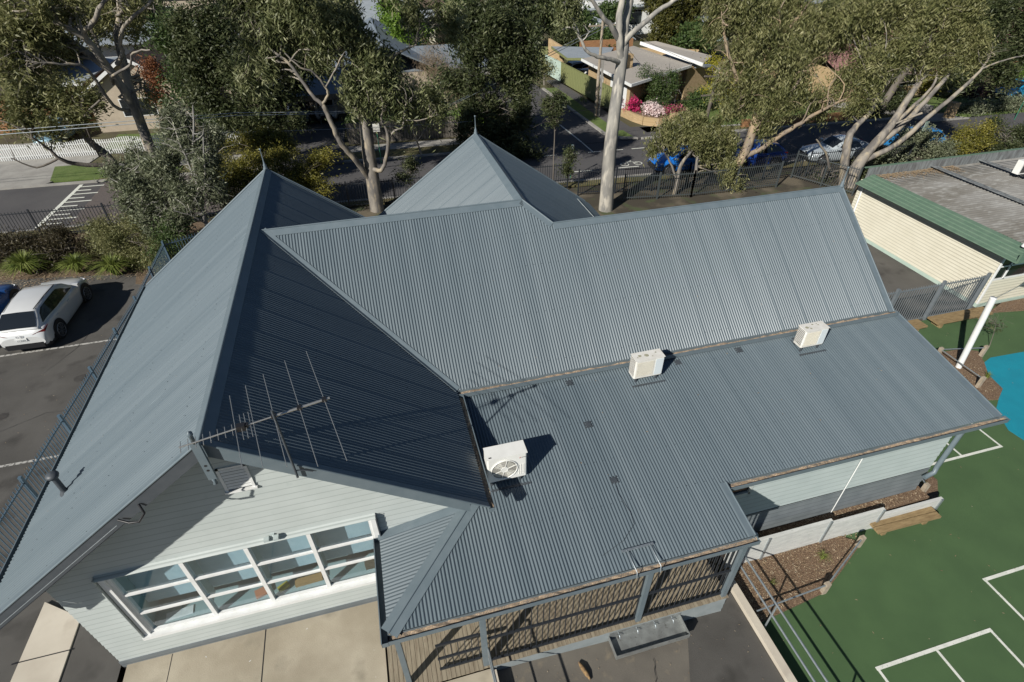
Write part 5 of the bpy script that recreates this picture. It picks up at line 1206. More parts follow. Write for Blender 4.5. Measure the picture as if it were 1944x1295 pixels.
wire('wire from the power pole over the beige roof towards the second pole', [(22.4,37.1,6.5), (27.9,31,4.0)], .1, .014)
def sign(label, x, y, h, wd, hh, m, rot=0, name='street_sign'):
    t = empty(name, label, 'sign', None, (x,y,0)); t.rotation_euler = (0,0,rot)
    MB().tube([(0,0,-.05),(0,0,h)], .03, 8).build('post', mat('green_post', (.03,.16,.10), .5), t); MB().box(-wd/2,wd/2,-.05,-.035,h-hh,h).build('sign_face', m, t)
sign('sign on a green post by the central gum, its pale face turned to the road', 3.75, 31.3, 2.5, .42, .5, M['offwhite'])
sign('slim sign post with a grey back near the tall white gum', 15.0, 25.3, 2.0, .16, .4, M['galv'])
sign('grey diamond backed sign among the shrubs by the classroom', 38.0, 22.2, 2.3, .55, .55, M['mint'], R(20))
sign('small street sign post at the far end of the side street', 15.5, 56.5, 2.4, .3, .15, M['mint'])
sign('teal sign post at the right edge of the verge', 52.6, 26.9, 1.6, .2, .3, M['mint'])

# ------------------------------------------------------------------ trees
def leaves(name, blobs, n, ln, wd, m, parent, droop=.55, fill=.55, twig=None, cl=75):
    """blobs: (centre, (rx,ry,rz)); many leaf-sized faces gathered on twigs spread through each blob"""
    vol = np.array([b[1][0]*b[1][1]*b[1][2] for b in blobs])**.72; cnt = np.maximum(1, (n*vol/vol.sum())).astype(int)
    C_ = []; D_ = []
    for (c, r), k in zip(blobs, cnt):
        nt_ = max(3, k//cl)
        d = rng.normal(size=(nt_, 3)); d /= np.linalg.norm(d, axis=1)[:, None]; rad = rng.random(nt_)**(fill)
        lump = 1+.22*np.sin(d[:, 0]*5+c[0])*np.sin(d[:, 1]*4+c[1])+.15*np.sin(d[:, 2]*7+c[2])
        m_ = int(5+2.2*np.prod(r)**.5) if droop > .3 else 12
        sd_ = rng.normal(size=(m_, 3)); sd_ /= np.linalg.norm(sd_, axis=1)[:, None]; sd_ *= (rng.random(m_)**.45)[:, None]*.85
        ii = rng.integers(0, m_, nt_); dd = d*(rad*lump)[:, None]
        tw = (dd*(.36 if droop > .3 else .5)+sd_[ii])*np.array(r)+np.array(c)
        ix = rng.integers(0, nt_, k); sp = (twig or .22)*(.6+.8*rng.random(nt_))
        off = rng.normal(size=(k, 3))*sp[ix][:, None]; off[:, :2] *= .72 if droop > .3 else 1; off[:, 2] *= 1.45 if droop > .3 else .8; off[:, 2] -= droop*.12
        td = rng.normal(size=(nt_, 3)); td /= np.linalg.norm(td, axis=1)[:, None]; off += td[ix]*(rng.normal(size=k)*sp[ix]*1.1)[:, None]; off[:, 2] -= .5*np.abs(off[:, 0]*droop)
        C_.append(tw[ix]+off); D_.append(td[ix])
    P = np.concatenate(C_); k = len(P); TD = np.concatenate(D_)
    d = rng.normal(size=(k, 3)); d /= np.linalg.norm(d, axis=1)[:, None]; d = d*.75+TD*.7; d /= np.linalg.norm(d, axis=1)[:, None]; d[:, 2] = d[:, 2]*(1-droop)-droop*1.1; d /= np.linalg.norm(d, axis=1)[:, None]
    s = np.cross(d, rng.normal(size=(k, 3))); s /= np.linalg.norm(s, axis=1)[:, None]
    L_ = (ln*(.6+.8*rng.random(k)))[:, None]*.5; W_ = (wd*(.6+.8*rng.random(k)))[:, None]*.5
    V = np.stack([P-d*L_, P+s*W_-d*L_*.1, P+d*L_, P-s*W_-d*L_*.1], 1).reshape(-1, 3)
    me = bpy.data.meshes.new(name); me.vertices.add(4*k); me.vertices.foreach_set('co', V.ravel().astype(np.float32))
    me.loops.add(4*k); me.loops.foreach_set('vertex_index', np.arange(4*k, dtype=np.int32)); me.polygons.add(k)
    me.polygons.foreach_set('loop_start', np.arange(0, 4*k, 4, dtype=np.int32)); me.polygons.foreach_set('loop_total', np.full(k, 4, dtype=np.int32))
    me.materials.append(m); me.update(calc_edges=True)
    o = bpy.data.objects.new(name, me); COL.objects.link(o)
    if parent is not None: o.parent = parent
    return o
def smooth_path(pts, rad, sub=4, wob=.0):
    P, Rr = [], []; n = len(pts)
    for i in range(n-1):
        p0, p1, p2, p3 = pts[max(i-1,0)], pts[i], pts[i+1], pts[min(i+2,n-1)]
        for k in range(sub):
            t = k/sub; a = .5*((2*p1)+(p2-p0)*t+(2*p0-5*p1+4*p2-p3)*t*t+(3*p1-p0-3*p2+p3)*t**3)
            if wob and (i or k): a = a+Vector((random.gauss(0,wob),random.gauss(0,wob),random.gauss(0,wob)))
            P.append(a); Rr.append(rad[i]*(1-t)+rad[i+1]*t)
    P.append(pts[-1]); Rr.append(rad[-1]); return P, Rr
TREES = 'trees around the school and street'
def tree(name, label, base, limbs, blobs, n, leafm, barkm, ln=.24, wd=.055, droop=.55, branches=3, twig=.24, cat='tree', group=TREES, fill=.6, brad=.03, high=()):
    """limbs: lists of (point, radius); blobs: (centre, radii)"""
    b0 = Vector(base); t = empty(name, label, cat, group, b0)
    allp = []
    for li, lm in enumerate(limbs):
        pts = [Vector(p)-b0 for p, r in lm]; rad = [r for p, r in lm]
        P, Rr = smooth_path(pts, rad, 4, .015 if li else .0); mb = MB(); mb.tube(P, Rr, 10 if rad[0] > .1 else 6)
        mb.build('trunk' if li == 0 else 'limb', barkm, t); allp += [(p, r) for p, r in zip(P, Rr)]
    if blobs and branches and allp:
        tw = MB()
        for c, r in blobs:
            c = Vector(c)-b0
            for k in range(branches):
                d = Vector((random.gauss(0,1),random.gauss(0,1),random.gauss(0,.7))).normalized(); e = c+Vector((d.x*r[0],d.y*r[1],d.z*r[2]))*random.uniform(.3,.95)
                st_, sr = min(allp, key=lambda q: (q[0]-e).length+ (.6 if q[0].z > e.z+.5 else 0)+random.uniform(0,1.2))
                m1 = st_.lerp(e, .4)+Vector((random.gauss(0,.25),random.gauss(0,.25),random.uniform(0,.35))); m2 = st_.lerp(e, .75)+Vector((random.gauss(0,.2),random.gauss(0,.2),random.uniform(0,.3)))
                r0 = min(sr*.6, brad*1.6); P, Rr = smooth_path([st_, m1, m2, e], [r0, r0*.7, r0*.45, .006], 3); tw.tube(P, Rr, 5)
                for _ in range(2):
                    f = P[random.randrange(4, len(P)-1)]; g_ = f+Vector((random.gauss(0,.45),random.gauss(0,.45),random.gauss(.1,.35))); tw.tube([f, f.lerp(g_,.5)+Vector((0,0,.1)), g_], [r0*.35, r0*.25, .004], 4)
        tw.build('branches', barkm, t)
    if blobs: leaves('crown', [((Vector(c)-b0)[:], r) for c, r in list(blobs)+list(high)], n, ln, wd, leafm, t, droop, fill, twig)
    return t
def lp(*a):
    """limb surveyed from the photo: (px, py, distance Y, radius) ..."""
    return [(at(px,py,Y=Y), r) for px, py, Y, r in a]
def bl_(*a): return [(tuple(at(px,py,Y=Y)), r if hasattr(r, '__len__') else (r, r, r*.85)) for px, py, Y, r in a]

# T1 big gum at the left with two stems
tree('gum_tree', 'big two stemmed gum left of the school with peeling tan lower trunk', at(345,425,Y=24.6),
     [lp((345,425,24.6,.34),(318,370,24.6,.29),(292,300,24.7,.25),(268,235,24.9,.22),(250,180,25.2,.2),(235,120,25.6,.17),(222,70,26,.14),(228,30,26.4,.13),(225,0,26.8,.09)),
      lp((268,235,24.9,.2),(235,170,24.3,.19),(205,130,24,.17),(165,75,23.6,.14),(120,50,23.3,.11),(85,30,23.2,.1),(50,0,23,.07)),
      lp((205,130,24,.16),(150,90,24.6,.14),(110,55,25,.12),(95,20,25.4,.09),(85,-10,25.6,.07)),
      lp((222,122,24.2,.1),(232,100,24,.09),(228,78,23.8,.08),(240,45,23.6,.07),(275,15,23.4,.06),(290,-8,23.3,.04)),
      lp((165,75,23.6,.11),(160,60,23.3,.09),(180,38,23,.09),(188,15,22.8,.08),(205,-5,22.7,.06)),
      lp((258,212,24.8,.1),(215,200,24,.07),(165,130,23.2,.06),(120,122,22.8,.05),(65,118,22.5,.04)),
      lp((215,160,24.2,.06),(213,145,23.6,.055),(245,125,23.2,.05),(253,100,23,.04),(285,95,22.8,.03)),
      lp((250,180,25,.1),(205,132,26,.08),(180,70,27,.07),(150,10,28,.05))],
     bl_((35,25,23.5,1.5),(85,60,24.5,1.3),(20,95,23,1.2),(130,15,24,1.0),(215,15,28,1.3),(50,140,23,.7),(110,105,24,.6),(20,60,26,1.6),(170,40,29,1.2),(280,170,26,.5),(260,20,26,.9)),
     28000, L_OLIVE, M['bark'], .27, .062, .5, 8, .22, brad=.05, high=[((-8,25,13.5),(2.2,2.0,1.4)),((-6.5,22,12.6),(1.8,1.8,1.0))])
# T1b dark leaning tree across the road
tree('gum_tree', 'dark leaning tree on the far footpath with low spreading limbs over the white picket fence', at(215,335,Y=33),
     [lp((235,345,31.5,.30),(205,298,33,.24),(170,268,33.5,.2),(140,225,34,.16),(105,200,34.5,.12),(70,190,35,.07)),
      lp((215,315,32.6,.14),(150,312,32,.12),(112,300,31.6,.1),(95,285,31.5,.08),(60,260,31,.05)), lp((112,300,31.6,.07),(70,318,31.2,.05),(20,300,31,.03)),
      lp((170,268,33.5,.1),(160,225,33,.07),(190,190,33,.05)), lp((190,297,33,.07),(175,270,32.5,.05),(165,245,32,.03))],
     bl_((35,175,34,(1.6,1.2,.9)),(95,190,34,(1.6,1.2,.8)),(150,185,34,(1.3,1,.7)),(60,235,32.5,(1.3,1,.7)),(20,215,33,(1.4,1.1,.8)),(150,225,33,(.9,.8,.5)),(95,165,35,(1.3,1,.7)),(110,250,32,(.8,.7,.4))),
     15000, L_OLIVE, M['barkdark'], .28, .07, .4, 5, .24)
# small silvery gum in front
tree('gum_tree', 'silvery young gum with thin pale stems behind the left roof edge', at(385,440,Y=20.5),
     [lp((400,455,20.5,.10),(385,400,20.5,.085),(372,340,20.6,.07),(366,300,20.8,.055),(368,240,21,.04),(366,200,21.2,.02)),
      lp((335,440,20.8,.16),(322,405,20.9,.15),(315,390,21,.12),(305,350,21.2,.08),(330,290,21.4,.04)),
      lp((372,340,20.6,.05),(345,280,20.8,.035),(330,240,21,.02)), lp((385,400,20.5,.06),(388,330,20.3,.045),(386,260,20.3,.025)), lp((392,425,20.5,.04),(365,410,20,.03),(330,400,19.8,.015)), lp((365,300,20.8,.03),(340,285,20.8,.02),(305,270,20.8,.01))],
     bl_((265,330,21.5,(.9,.9,.6)),(300,300,21.5,(.8,.8,.55)),(330,345,21,(.9,.8,.6)),(285,365,21,(.9,.8,.5)),(300,400,20.8,(.8,.7,.5)),(350,265,21.2,(.7,.7,.5)),(385,290,20.8,(.6,.6,.45)),(245,350,22,(.6,.6,.4)),(360,375,20.4,(.7,.6,.5)),(250,300,22.5,(.6,.6,.4)),(385,340,20.6,(.5,.5,.4)),(240,385,21.5,(.4,.4,.35)),(320,235,21.5,(.6,.6,.4)),(405,250,21.6,(.5,.5,.4)),(335,420,20.4,(.7,.6,.5)),(225,330,22.3,(.7,.6,.4)),(400,310,20.6,(.6,.5,.4)),(290,430,20.8,(.6,.5,.4)),(350,220,22,(.6,.6,.4)),(410,370,20.4,(.45,.4,.35))),
     40000, L_SILV, M['barkwhite'], .2, .05, .45, 5, .19, fill=.85, brad=.022)
# wattle bushes
for k, (bb, lab) in enumerate(((bl_((470,320,24,(1.5,1.2,.75)),(430,350,23.5,(1.2,1,.7)),(510,300,25,(1.3,1.1,.6)),(455,385,22.5,(1,.9,.6))), 'yellow green wattle bush left of the front finial'),
                               (bl_((560,330,24,(1.3,1.1,.7)),(600,305,24.5,(.9,.9,.6)),(590,355,23.5,(.9,.9,.6)),(530,345,23,(1,.9,.6))), 'yellow green wattle bush right of the front finial'),
                               (bl_((480,268,29,(1.5,1.2,.6)),(540,278,29,(1.0,1,.5))), 'olive wattle bush at the kerb before the white pickets'))):
    c = Vector(bb[0][0]); tree('wattle_bush', lab, (c.x, c.y, 0), [[((c.x,c.y,0),.06),((c.x+.1,c.y,1.0),.05),((c.x-.1,c.y+.1,max(1.2,c.z)),.03)]], bb, 16000, L_WATTLE, M['barkdark'], .15, .045, .15, 3, .18, 'bush', 'wattle bushes', .8)
# T3 central big gum
tree('gum_tree', 'massive grey gum in the middle behind the roofs with a swooping low limb', at(715,405,Y=23.7),
     [lp((718,410,23.7,.42),(712,370,23.7,.38),(706,330,23.8,.36),(699,285,23.9,.34),(694,240,24.1,.30),(686,180,24.4,.27),(681,120,24.8,.23),(678,70,25.2,.18),(672,25,25.6,.12),(668,-5,25.8,.08)),
      lp((708,345,23.8,.17),(690,325,23.5,.15),(672,300,23.2,.14),(650,275,23,.14),(640,258,22.9,.13),(632,238,22.9,.12),(618,210,22.9,.12),(612,198,22.9,.10),(594,182,23,.09),(574,155,23.2,.08),(548,120,23.4,.07),(515,95,23.6,.05),(490,80,23.8,.03)),
      lp((612,198,22.9,.07),(622,183,22.7,.06),(618,165,22.6,.055),(595,138,22.5,.05),(570,128,22.4,.04),(540,100,22.4,.03)),
      lp((618,165,22.6,.045),(630,145,22.6,.04),(643,118,22.6,.03),(655,98,22.6,.02)),
      lp((703,318,23.7,.13),(720,325,23.4,.11),(730,312,23.3,.10),(737,275,23.2,.09),(733,245,23.1,.07),(724,222,23,.05),(732,205,23,.04)),
      lp((737,275,23.2,.06),(745,252,23.2,.055),(765,240,23.1,.05),(768,205,23,.035),(782,185,23,.02)),
      lp((768,228,23.1,.04),(800,228,23,.03),(830,218,23,.015)),
      lp((686,180,24.4,.16),(662,150,24,.13),(645,110,23.8,.1),(638,70,23.7,.07)),
      lp((686,180,24.4,.12),(730,118,24,.08),(762,98,24,.06),(790,85,24,.04)),
      lp((694,240,24.1,.14),(678,215,24,.13),(672,200,24,.1))],
     bl_((620,45,24,1.5),(665,50,24,1.3),(540,30,24.5,1.5),(490,60,24.5,1.3),(700,140,23.5,1.1),(740,165,23.5,1.0),(670,165,23.5,.8),(775,190,23.5,(1.2,1,.7)),(820,185,24,(1.1,1,.7)),(720,190,23.2,.7),(510,110,24.5,1.0),(600,90,24,.8),(690,95,24,.8),(850,40,24.5,.9),(790,30,24.5,.8),(455,30,24.5,1.2),(480,150,25,.9),(740,130,24,.8)),
     62000, L_GUM, M['bark'], .3, .066, .6, 6, .24, brad=.04, high=[((4.5,20.5,12.0),(2.4,2.0,1.2)),((1,20.5,12.2),(2.0,1.8,1.1))])
# T4 dark dense trees
tree('evergreen_tree', 'dense dark evergreen beyond the road, left of the grey house', (-4.5,38.5,0),
     [[((-4.5,38.5,0),.35),((-4.6,38.6,2.5),.28),((-4.2,38.8,5.5),.15)]], bl_((400,60,38,2.3),(430,130,37,2.0),(480,170,37,1.5),(370,110,37.5,1.5),(540,110,38,1.5),(500,220,36,(1.3,1,.8)),(460,20,39,2),(560,60,39,1.6),(555,165,38.5,1.1),(590,120,39,1.0),(380,170,37,1.0),(450,225,36,(1.5,1.2,.9)),(520,185,37,1.2),(410,200,36.5,1.0),(560,225,36,(.6,.6,.5))), 60000, L_DARK, M['barkdark'], .28, .09, .3, 2, .32)
tree('evergreen_tree', 'dark green round tree beside the beige gable house', (-8.5,40,0), [[((-8.5,40,0),.3),((-8.5,40,4),.2)]], bl_((330,60,41,1.9),(350,120,40,1.4),(350,165,40,1.0),(385,220,37.5,(1.2,1,.7)),(340,210,38,(1,1,.7))), 13000, L_GREEN, M['barkdark'], .24, .08, .3, 2, .3)
tree('rusty_tree', 'rust brown leaved tree against the beige gable wall', (-10.3,42.5,0), [[((-10.3,42.5,0),.12),((-10.3,42.5,3),.06)]], bl_((290,140,42.5,(.8,.7,.9)),(300,180,42,(.7,.7,.7))), 5000, L_RUST, M['barkdark'], .18, .07, .2, 4, .2)
# T5 corner tree
tree('gum_tree', 'dark spreading tree on the corner between footpath and side street', at(925,262,Y=32.5),
     [lp((922,262,32.5,.2),(925,225,32.6,.18),(938,195,32.7,.14),(945,160,32.8,.1),(950,120,33,.06)), lp((924,232,32.6,.1),(905,200,32.6,.07),(890,160,32.8,.05)), lp((925,225,32.6,.1),(960,190,32.6,.07),(985,160,32.6,.05))],
     bl_((940,50,33.5,1.9),(890,100,33,1.2),(970,110,33,1.3),(900,160,32.5,.9),(985,170,32.5,(1.0,1,.8)),(935,120,33,1.3),(950,20,35,1.8),(880,40,34,1.4),(955,250,31.5,(1.3,1.1,.8)),(985,285,30,(1.0,.9,.7)),(915,285,31,(1.1,1,.7)),(1000,60,33,1.0),(900,215,32,(1.1,1,.6)),(940,200,32.5,.9),(990,220,31.5,(1.1,1,.7)),(960,305,30,(1.3,1.1,.7)),(925,250,31.5,(1.2,1,.7)),(875,240,32,(.8,.8,.6)),(1000,140,32.5,1.1),(1010,310,29.5,(.7,.7,.6)),(860,150,33.5,1.0)),
     62000, L_DARK, M['barkdark'], .28, .08, .45, 4, .28)
tree('bare_bush', 'leafless tan brushy tree in front of the grey house roof', (10.2,38,0), [[((10.2,38,0),.1),((10.2,38,1.6),.06)]], bl_((840,140,38,(1.2,.9,1.1)),(870,160,38,(1,.8,.8)),(825,110,38,(.7,.6,.8))), 7000, L_TWIG, M['post'], .5, .014, -.35, 8, .4)
tree('bright_tree', 'bright lime green tree behind the central gum crown', (7.5,52.5,0), [[((7.5,52.5,0),.2),((7.5,52.5,3.5),.1)]], bl_((770,45,53,1.9),(790,65,53,1.4),(750,30,54,1.6),(760,75,52,1.0)), 9000, L_BRIGHT, M['barkdark'], .3, .12, .3, 2, .3)
tree('hedge', 'clipped green hedge behind the grey paling fence', (8,36.5,0), [[((8,36.5,0),.1),((8,36.5,1.5),.05)]], [((x,36.3-.055*(x-8)+random.uniform(-.3,.3),random.uniform(.8,1.3)),(.9,.6,.7)) for x in np.arange(2.5,13.5,1.1)], 14000, L_GREEN, M['barkdark'], .16, .08, .1, 1, .2, 'hedge', None)
tree('shrub', 'lime green shrub on the corner left of the street', (11.6,35.3,0), [[((11.6,35.3,0),.06),((11.6,35.3,.8),.04)]], bl_((900,215,34.5,(1.2,.8,.5)),(990,205,36,(.8,.7,.4))), 4500, L_BRIGHT, M['barkdark'], .16, .07, .1, 1, .2, 'shrub', None)
# small footpath trees
tree('street_tree', 'small thin forked tree on the dry verge by the paling fence', at(800,290,Y=31.5), [lp((800,293,31,.07),(792,270,31.2,.06),(785,250,31.3,.04),(780,235,31.4,.02)), lp((792,270,31.2,.045),(805,250,31.2,.03),(818,238,31.3,.015))], [], 0, L_DARK, M['bark'], branches=0)
tree('street_tree', 'slender dark sapling standing before the side street mouth', at(1050,340,Y=22.5),
     [lp((1050,345,22.5,.035),(1051,300,22.5,.03),(1053,250,22.6,.028),(1050,225,22.7,.02),(1056,180,22.8,.01)), lp((1053,250,22.6,.02),(1065,228,22.6,.012),(1072,205,22.6,.006))],
     bl_((1048,205,22.7,(.55,.5,.35)),(1060,180,22.7,(.3,.3,.25)),(1035,190,22.7,(.3,.3,.25)),(1068,190,22.7,(.25,.25,.2)),(1052,228,22.6,(.3,.3,.2))), 3600, L_DARK, M['barkdark'], .15, .05, .3, 6, .13)
tree('shrub', 'thin dark shrub beside the green sign post', at(1078,340,Y=24), [lp((1078,345,23.8,.03),(1080,310,24,.02))], bl_((1082,290,24,(.4,.4,.45)),(1078,320,23.8,(.4,.4,.35))), 1800, L_DARK, M['barkdark'], .14, .05, .3, 3, .15, 'shrub', None)
tree('shrub', 'leafy sapling between the central gum and the rear gable', at(778,350,Y=24.5), [lp((780,365,24.3,.03),(778,320,24.5,.02))], bl_((778,305,24.8,(.45,.4,.4)),(770,335,24.5,(.4,.4,.35)),(790,365,24,(.4,.4,.3))), 2600, L_DARK, M['barkdark'], .14, .05, .3, 3, .15, 'shrub', None)
tree('street_tree', 'young verge tree at the bend of the far footpath', at(1033,160,Y=47.5), [lp((1033,162,47.5,.06),(1033,145,47.6,.05),(1036,128,47.8,.03))], bl_((1035,130,47.6,(1.0,.8,.7))), 1200, L_OLIVE, M['bark'], .2, .08, .2, 6, .3)
tree('street_tree', 'staked sapling on the grass verge of the side street', at(1107,202,Y=39.5), [lp((1107,203,39.5,.03),(1106,180,39.6,.02))], bl_((1106,184,39.6,(.22,.2,.25))), 160, L_GREEN, M['bark'], .12, .06, .2, 2, .12)
# T7 tall white gum
tree('gum_tree', 'tall smooth pale gum trunk rising behind the rear ridge, nearly leafless', at(1150,410,Y=20.2),
     [lp((1148,420,20.2,.43),(1152,370,20.2,.38),(1156,310,20.3,.35),(1162,250,20.4,.33),(1170,190,20.6,.30),(1177,140,20.8,.28),(1184,90,21,.26),(1186,50,21.2,.2),(1196,0,21.4,.17),(1198,-40,21.6,.14)),
      lp((1180,115,20.9,.19),(1176,80,20.8,.18),(1175,40,20.9,.165),(1180,0,21,.15),(1180,-40,21,.12)),
      lp((1184,85,20.9,.15),(1195,68,20.8,.14),(1222,45,20.6,.12),(1248,22,20.5,.11),(1270,8,20.4,.1),(1292,-6,20.3,.08)),
      lp((1172,72,20.8,.14),(1160,50,20.6,.12),(1142,28,20.5,.10),(1124,0,20.4,.08),(1115,-15,20.3,.07)),
      lp((1176,118,20.8,.12),(1160,112,20.5,.10),(1135,108,20.3,.085),(1112,94,20.2,.07),(1100,70,20.2,.06),(1088,52,20.2,.045),(1068,56,20.2,.03)),
      lp((1100,70,20.2,.04),(1092,45,20.1,.035),(1080,25,20.1,.025),(1070,5,20,.015)), lp((1104,80,20.2,.03),(1118,62,20.2,.025),(1108,48,20.2,.015))],
     bl_((1075,5,20.5,(.35,.3,.2))), 9000, L_GUM, M['barkwhite'], .2, .05, .6, 5, .2, brad=.03)
# T8 drooping small gum and big olive gums
tree('gum_tree', 'small drooping gum with dense olive foliage in front of the blue cars', at(1275,385,Y=21),
     [lp((1275,390,21,.13),(1285,350,21,.12),(1292,315,21.1,.10),(1310,290,21.2,.08),(1330,265,21.3,.05)), lp((1285,345,21,.07),(1275,315,21,.06),(1262,290,21,.04)), lp((1320,330,21,.1),(1325,300,21.2,.08),(1335,280,21.3,.05))],
     bl_((1270,252,21.5,(.85,.8,.5)),(1320,262,21.3,(.95,.8,.5)),(1300,240,22,(.9,.8,.5)),(1370,270,21.2,(.9,.8,.6)),(1380,320,20.8,(.6,.6,.45)),(1400,345,20.6,(.5,.5,.3)),(1345,240,22,(.8,.7,.5)),(1350,290,21,(.45,.4,.3)),(1240,275,21,(.35,.3,.3))),
     30000, L_OLIVE, M['bark'], .21, .05, .7, 3, .18)
tree('gum_tree', 'large olive crowned gum with a peach coloured trunk at centre right', at(1385,375,Y=20.9),
     [lp((1380,385,20.8,.34),(1388,340,20.9,.3),(1402,310,21,.28),(1418,280,21.2,.26),(1428,250,21.4,.24),(1440,200,21.8,.2),(1455,140,22.3,.16),(1470,80,22.8,.12),(1480,20,23.2,.08)),
      lp((1408,300,21.1,.16),(1440,285,21,.14),(1475,262,21,.13),(1510,240,21,.12),(1545,218,21,.10),(1580,200,21.1,.08),(1620,180,21.2,.05)),
      lp((1428,250,21.4,.14),(1455,225,21.3,.12),(1490,190,21.2,.09),(1520,150,21.2,.06)), lp((1440,200,21.8,.13),(1400,150,22,.1),(1380,90,22.3,.08),(1370,30,22.6,.05)), lp((1520,240,21,.05),(1530,215,20.8,.04),(1540,195,20.8,.02)),
      lp((1470,80,22.8,.09),(1510,40,23,.07),(1540,0,23.2,.05))],
     bl_((1430,170,21.5,1.1),(1480,120,22,1.2),(1400,110,22.3,1.0),(1530,160,21.5,1.0),(1440,60,22.8,1.3),(1510,50,23,1.3),(1390,200,21.5,.7),(1560,190,21.5,.7),(1480,190,21.3,.8),(1420,20,23.3,1.3),(1550,100,22.3,1.0),(1500,5,23.8,1.2),(1370,50,22.8,.8),(1600,150,21.8,.8),(1450,235,21.2,.6),(1375,160,22,.6),(1590,60,23,1.0),(1360,15,23.5,.9)),
     70000, L_OLIVE, M['barktan'], .24, .052, .75, 4, .24)
tree('gum_tree', 'leaning gum with a fan of long bare stems behind the far roof corner', at(1600,360,Y=19.3),
     [lp((1608,365,19.2,.40),(1625,320,19.5,.34),(1655,280,19.8,.26),(1690,240,20.1,.22),(1722,190,20.6,.18),(1750,150,21,.15),(1775,112,21.4,.12),(1790,70,21.8,.08)),
      lp((1598,355,19.2,.26),(1605,300,19.5,.24),(1612,260,19.8,.2),(1625,240,20,.16),(1655,210,20.3,.12),(1665,180,20.5,.08)),
      lp((1650,285,19.8,.18),(1700,250,19.9,.16),(1745,205,20.1,.14),(1790,155,20.5,.12),(1808,128,20.8,.09),(1820,90,21,.06)),
      lp((1640,305,19.6,.17),(1700,275,19.4,.15),(1760,225,19.4,.13),(1815,178,19.5,.11),(1860,135,19.7,.07),(1880,105,20,.03)),
      lp((1655,275,19.9,.12),(1720,215,20.2,.1),(1770,165,20.7,.07),(1780,135,21,.05)), lp((1750,215,19.4,.07),(1700,235,19.6,.05)),
      lp((1575,320,19.6,.07),(1568,290,19.6,.06),(1550,265,19.6,.04)),lp((1865,130,19.7,.06),(1905,115,19.7,.04),(1944,105,19.7,.03))],
     bl_((1690,90,21.2,1.2),(1740,60,21.5,1.3),(1800,90,21,1.1),(1650,50,22,1.2),(1780,30,22,1.3),(1840,70,21,1.0),(1700,20,22.5,1.3),(1640,130,21,.9),(1830,30,21.5,1.0),(1850,100,20.5,.6),(1600,20,22.5,1.2),(1630,195,20.5,.6),(1660,150,20.8,.7),(1760,110,21.2,.7)),
     64000, L_OLIVE, M['bark'], .25, .055, .6, 4, .24)
tree('evergreen_tree', 'dark heavy crowned tree at the top right corner', (44,31.5,0), [[((44,31.5,0),.3),((44.5,31,3),.25),((45.5,30,5.5),.15)]],
     bl_((1850,120,27,(1.6,1.4,.9)),(1900,100,27,(1.6,1.4,1.1)),(1880,60,28,1.6),(1930,40,28,1.7),(1860,20,29,1.6),(1920,140,27,(1.2,1,.6)),(1940,90,28,1.4),(1810,150,27,(1.0,1,.5))), 34000, L_DARK, M['barkdark'], .26, .085, .4, 3, .3)
# mid green shrubs and feature plants at the corner house
tree('birch_tree', 'light green birch with thin pale stems in front of the beige roof', (27.2,36.2,0), [[((27.2,36.2,0),.06),((27.1,36.3,2),.04),((27,36.4,4.2),.015)], [((27.8,36.0,0),.05),((27.9,36.2,2),.03),((27.8,36.4,3.6),.01)]],
     bl_((1240,155,36.3,(.7,.6,.9)),(1265,170,36,(1.0,.7,.7)),(1225,135,36.4,(.3,.3,.6)),(1275,140,36.2,(.5,.4,.5)),(1250,200,35.5,(1.1,.8,.5))), 9000, L_GREEN, M['barkwhite'], .13, .06, .3, 4, .2)
tree('shrub', 'rounded green shrub at the door of the corner house', (25.2,37.4,0), [[((25.2,37.4,0),.05),((25.2,37.4,1),.03)]], bl_((1215,185,37.5,(.8,.7,.6)),(1230,205,36.3,(.8,.7,.5))), 4500, L_GREEN, M['barkdark'], .13, .07, .1, 1, .18, 'shrub', None)
def flower(label, c, r, lm, n=1500):
    tree('azalea_bush', label, (c[0],c[1],.4), [[((c[0],c[1],.3),.03),((c[0],c[1],.8),.02)]], [((c[0],c[1],.85),r)], n, lm, M['barkdark'], .11, .1, .0, 0, .12, 'azalea', 'azaleas in the curved brick bed', .35)
flower('crimson azalea nearest the street in the brick bed', (24.2,36.0), (.6,.6,.4), L_MAG); flower('pale pink azalea in the middle of the brick bed, longest bush', (25.1,34.9), (.75,.8,.42), L_PINK, 2200)
flower('pale pink azalea beside the garden wall', (25.5,34.2), (.6,.5,.35), L_PINK, 1300); flower('magenta azalea at the right end of the brick bed', (26.6,34.2), (.6,.5,.35), leafmat('deep_pink_flowers', [(.3,.05,.12),(.45,.06,.17),(.2,.12,.06),(.5,.12,.22)], .2))
flower('mauve flowering bush against the white doorway', (24.0,37.4), (.4,.4,.55), leafmat('mauve_flowers', [(.3,.12,.25),(.4,.2,.35),(.15,.14,.06),(.42,.22,.38)], .2), 800)
tree('yellow_tree', 'yellow green spring leaved tree beside the dark power pole', (31.5,36.5,0), [[((31.5,36.5,0),.12),((31.6,36.6,2.5),.07)]], bl_((1375,150,36.5,(1.3,1,.8)),(1390,180,35.5,(1.2,1,.6)),(1345,175,36,(.8,.7,.4)),(1410,125,37,(1,1,.6)),(1360,120,37.5,(.9,.8,.5))), 6500, L_YEL, M['barkdark'], .16, .07, .2, 6, .22)
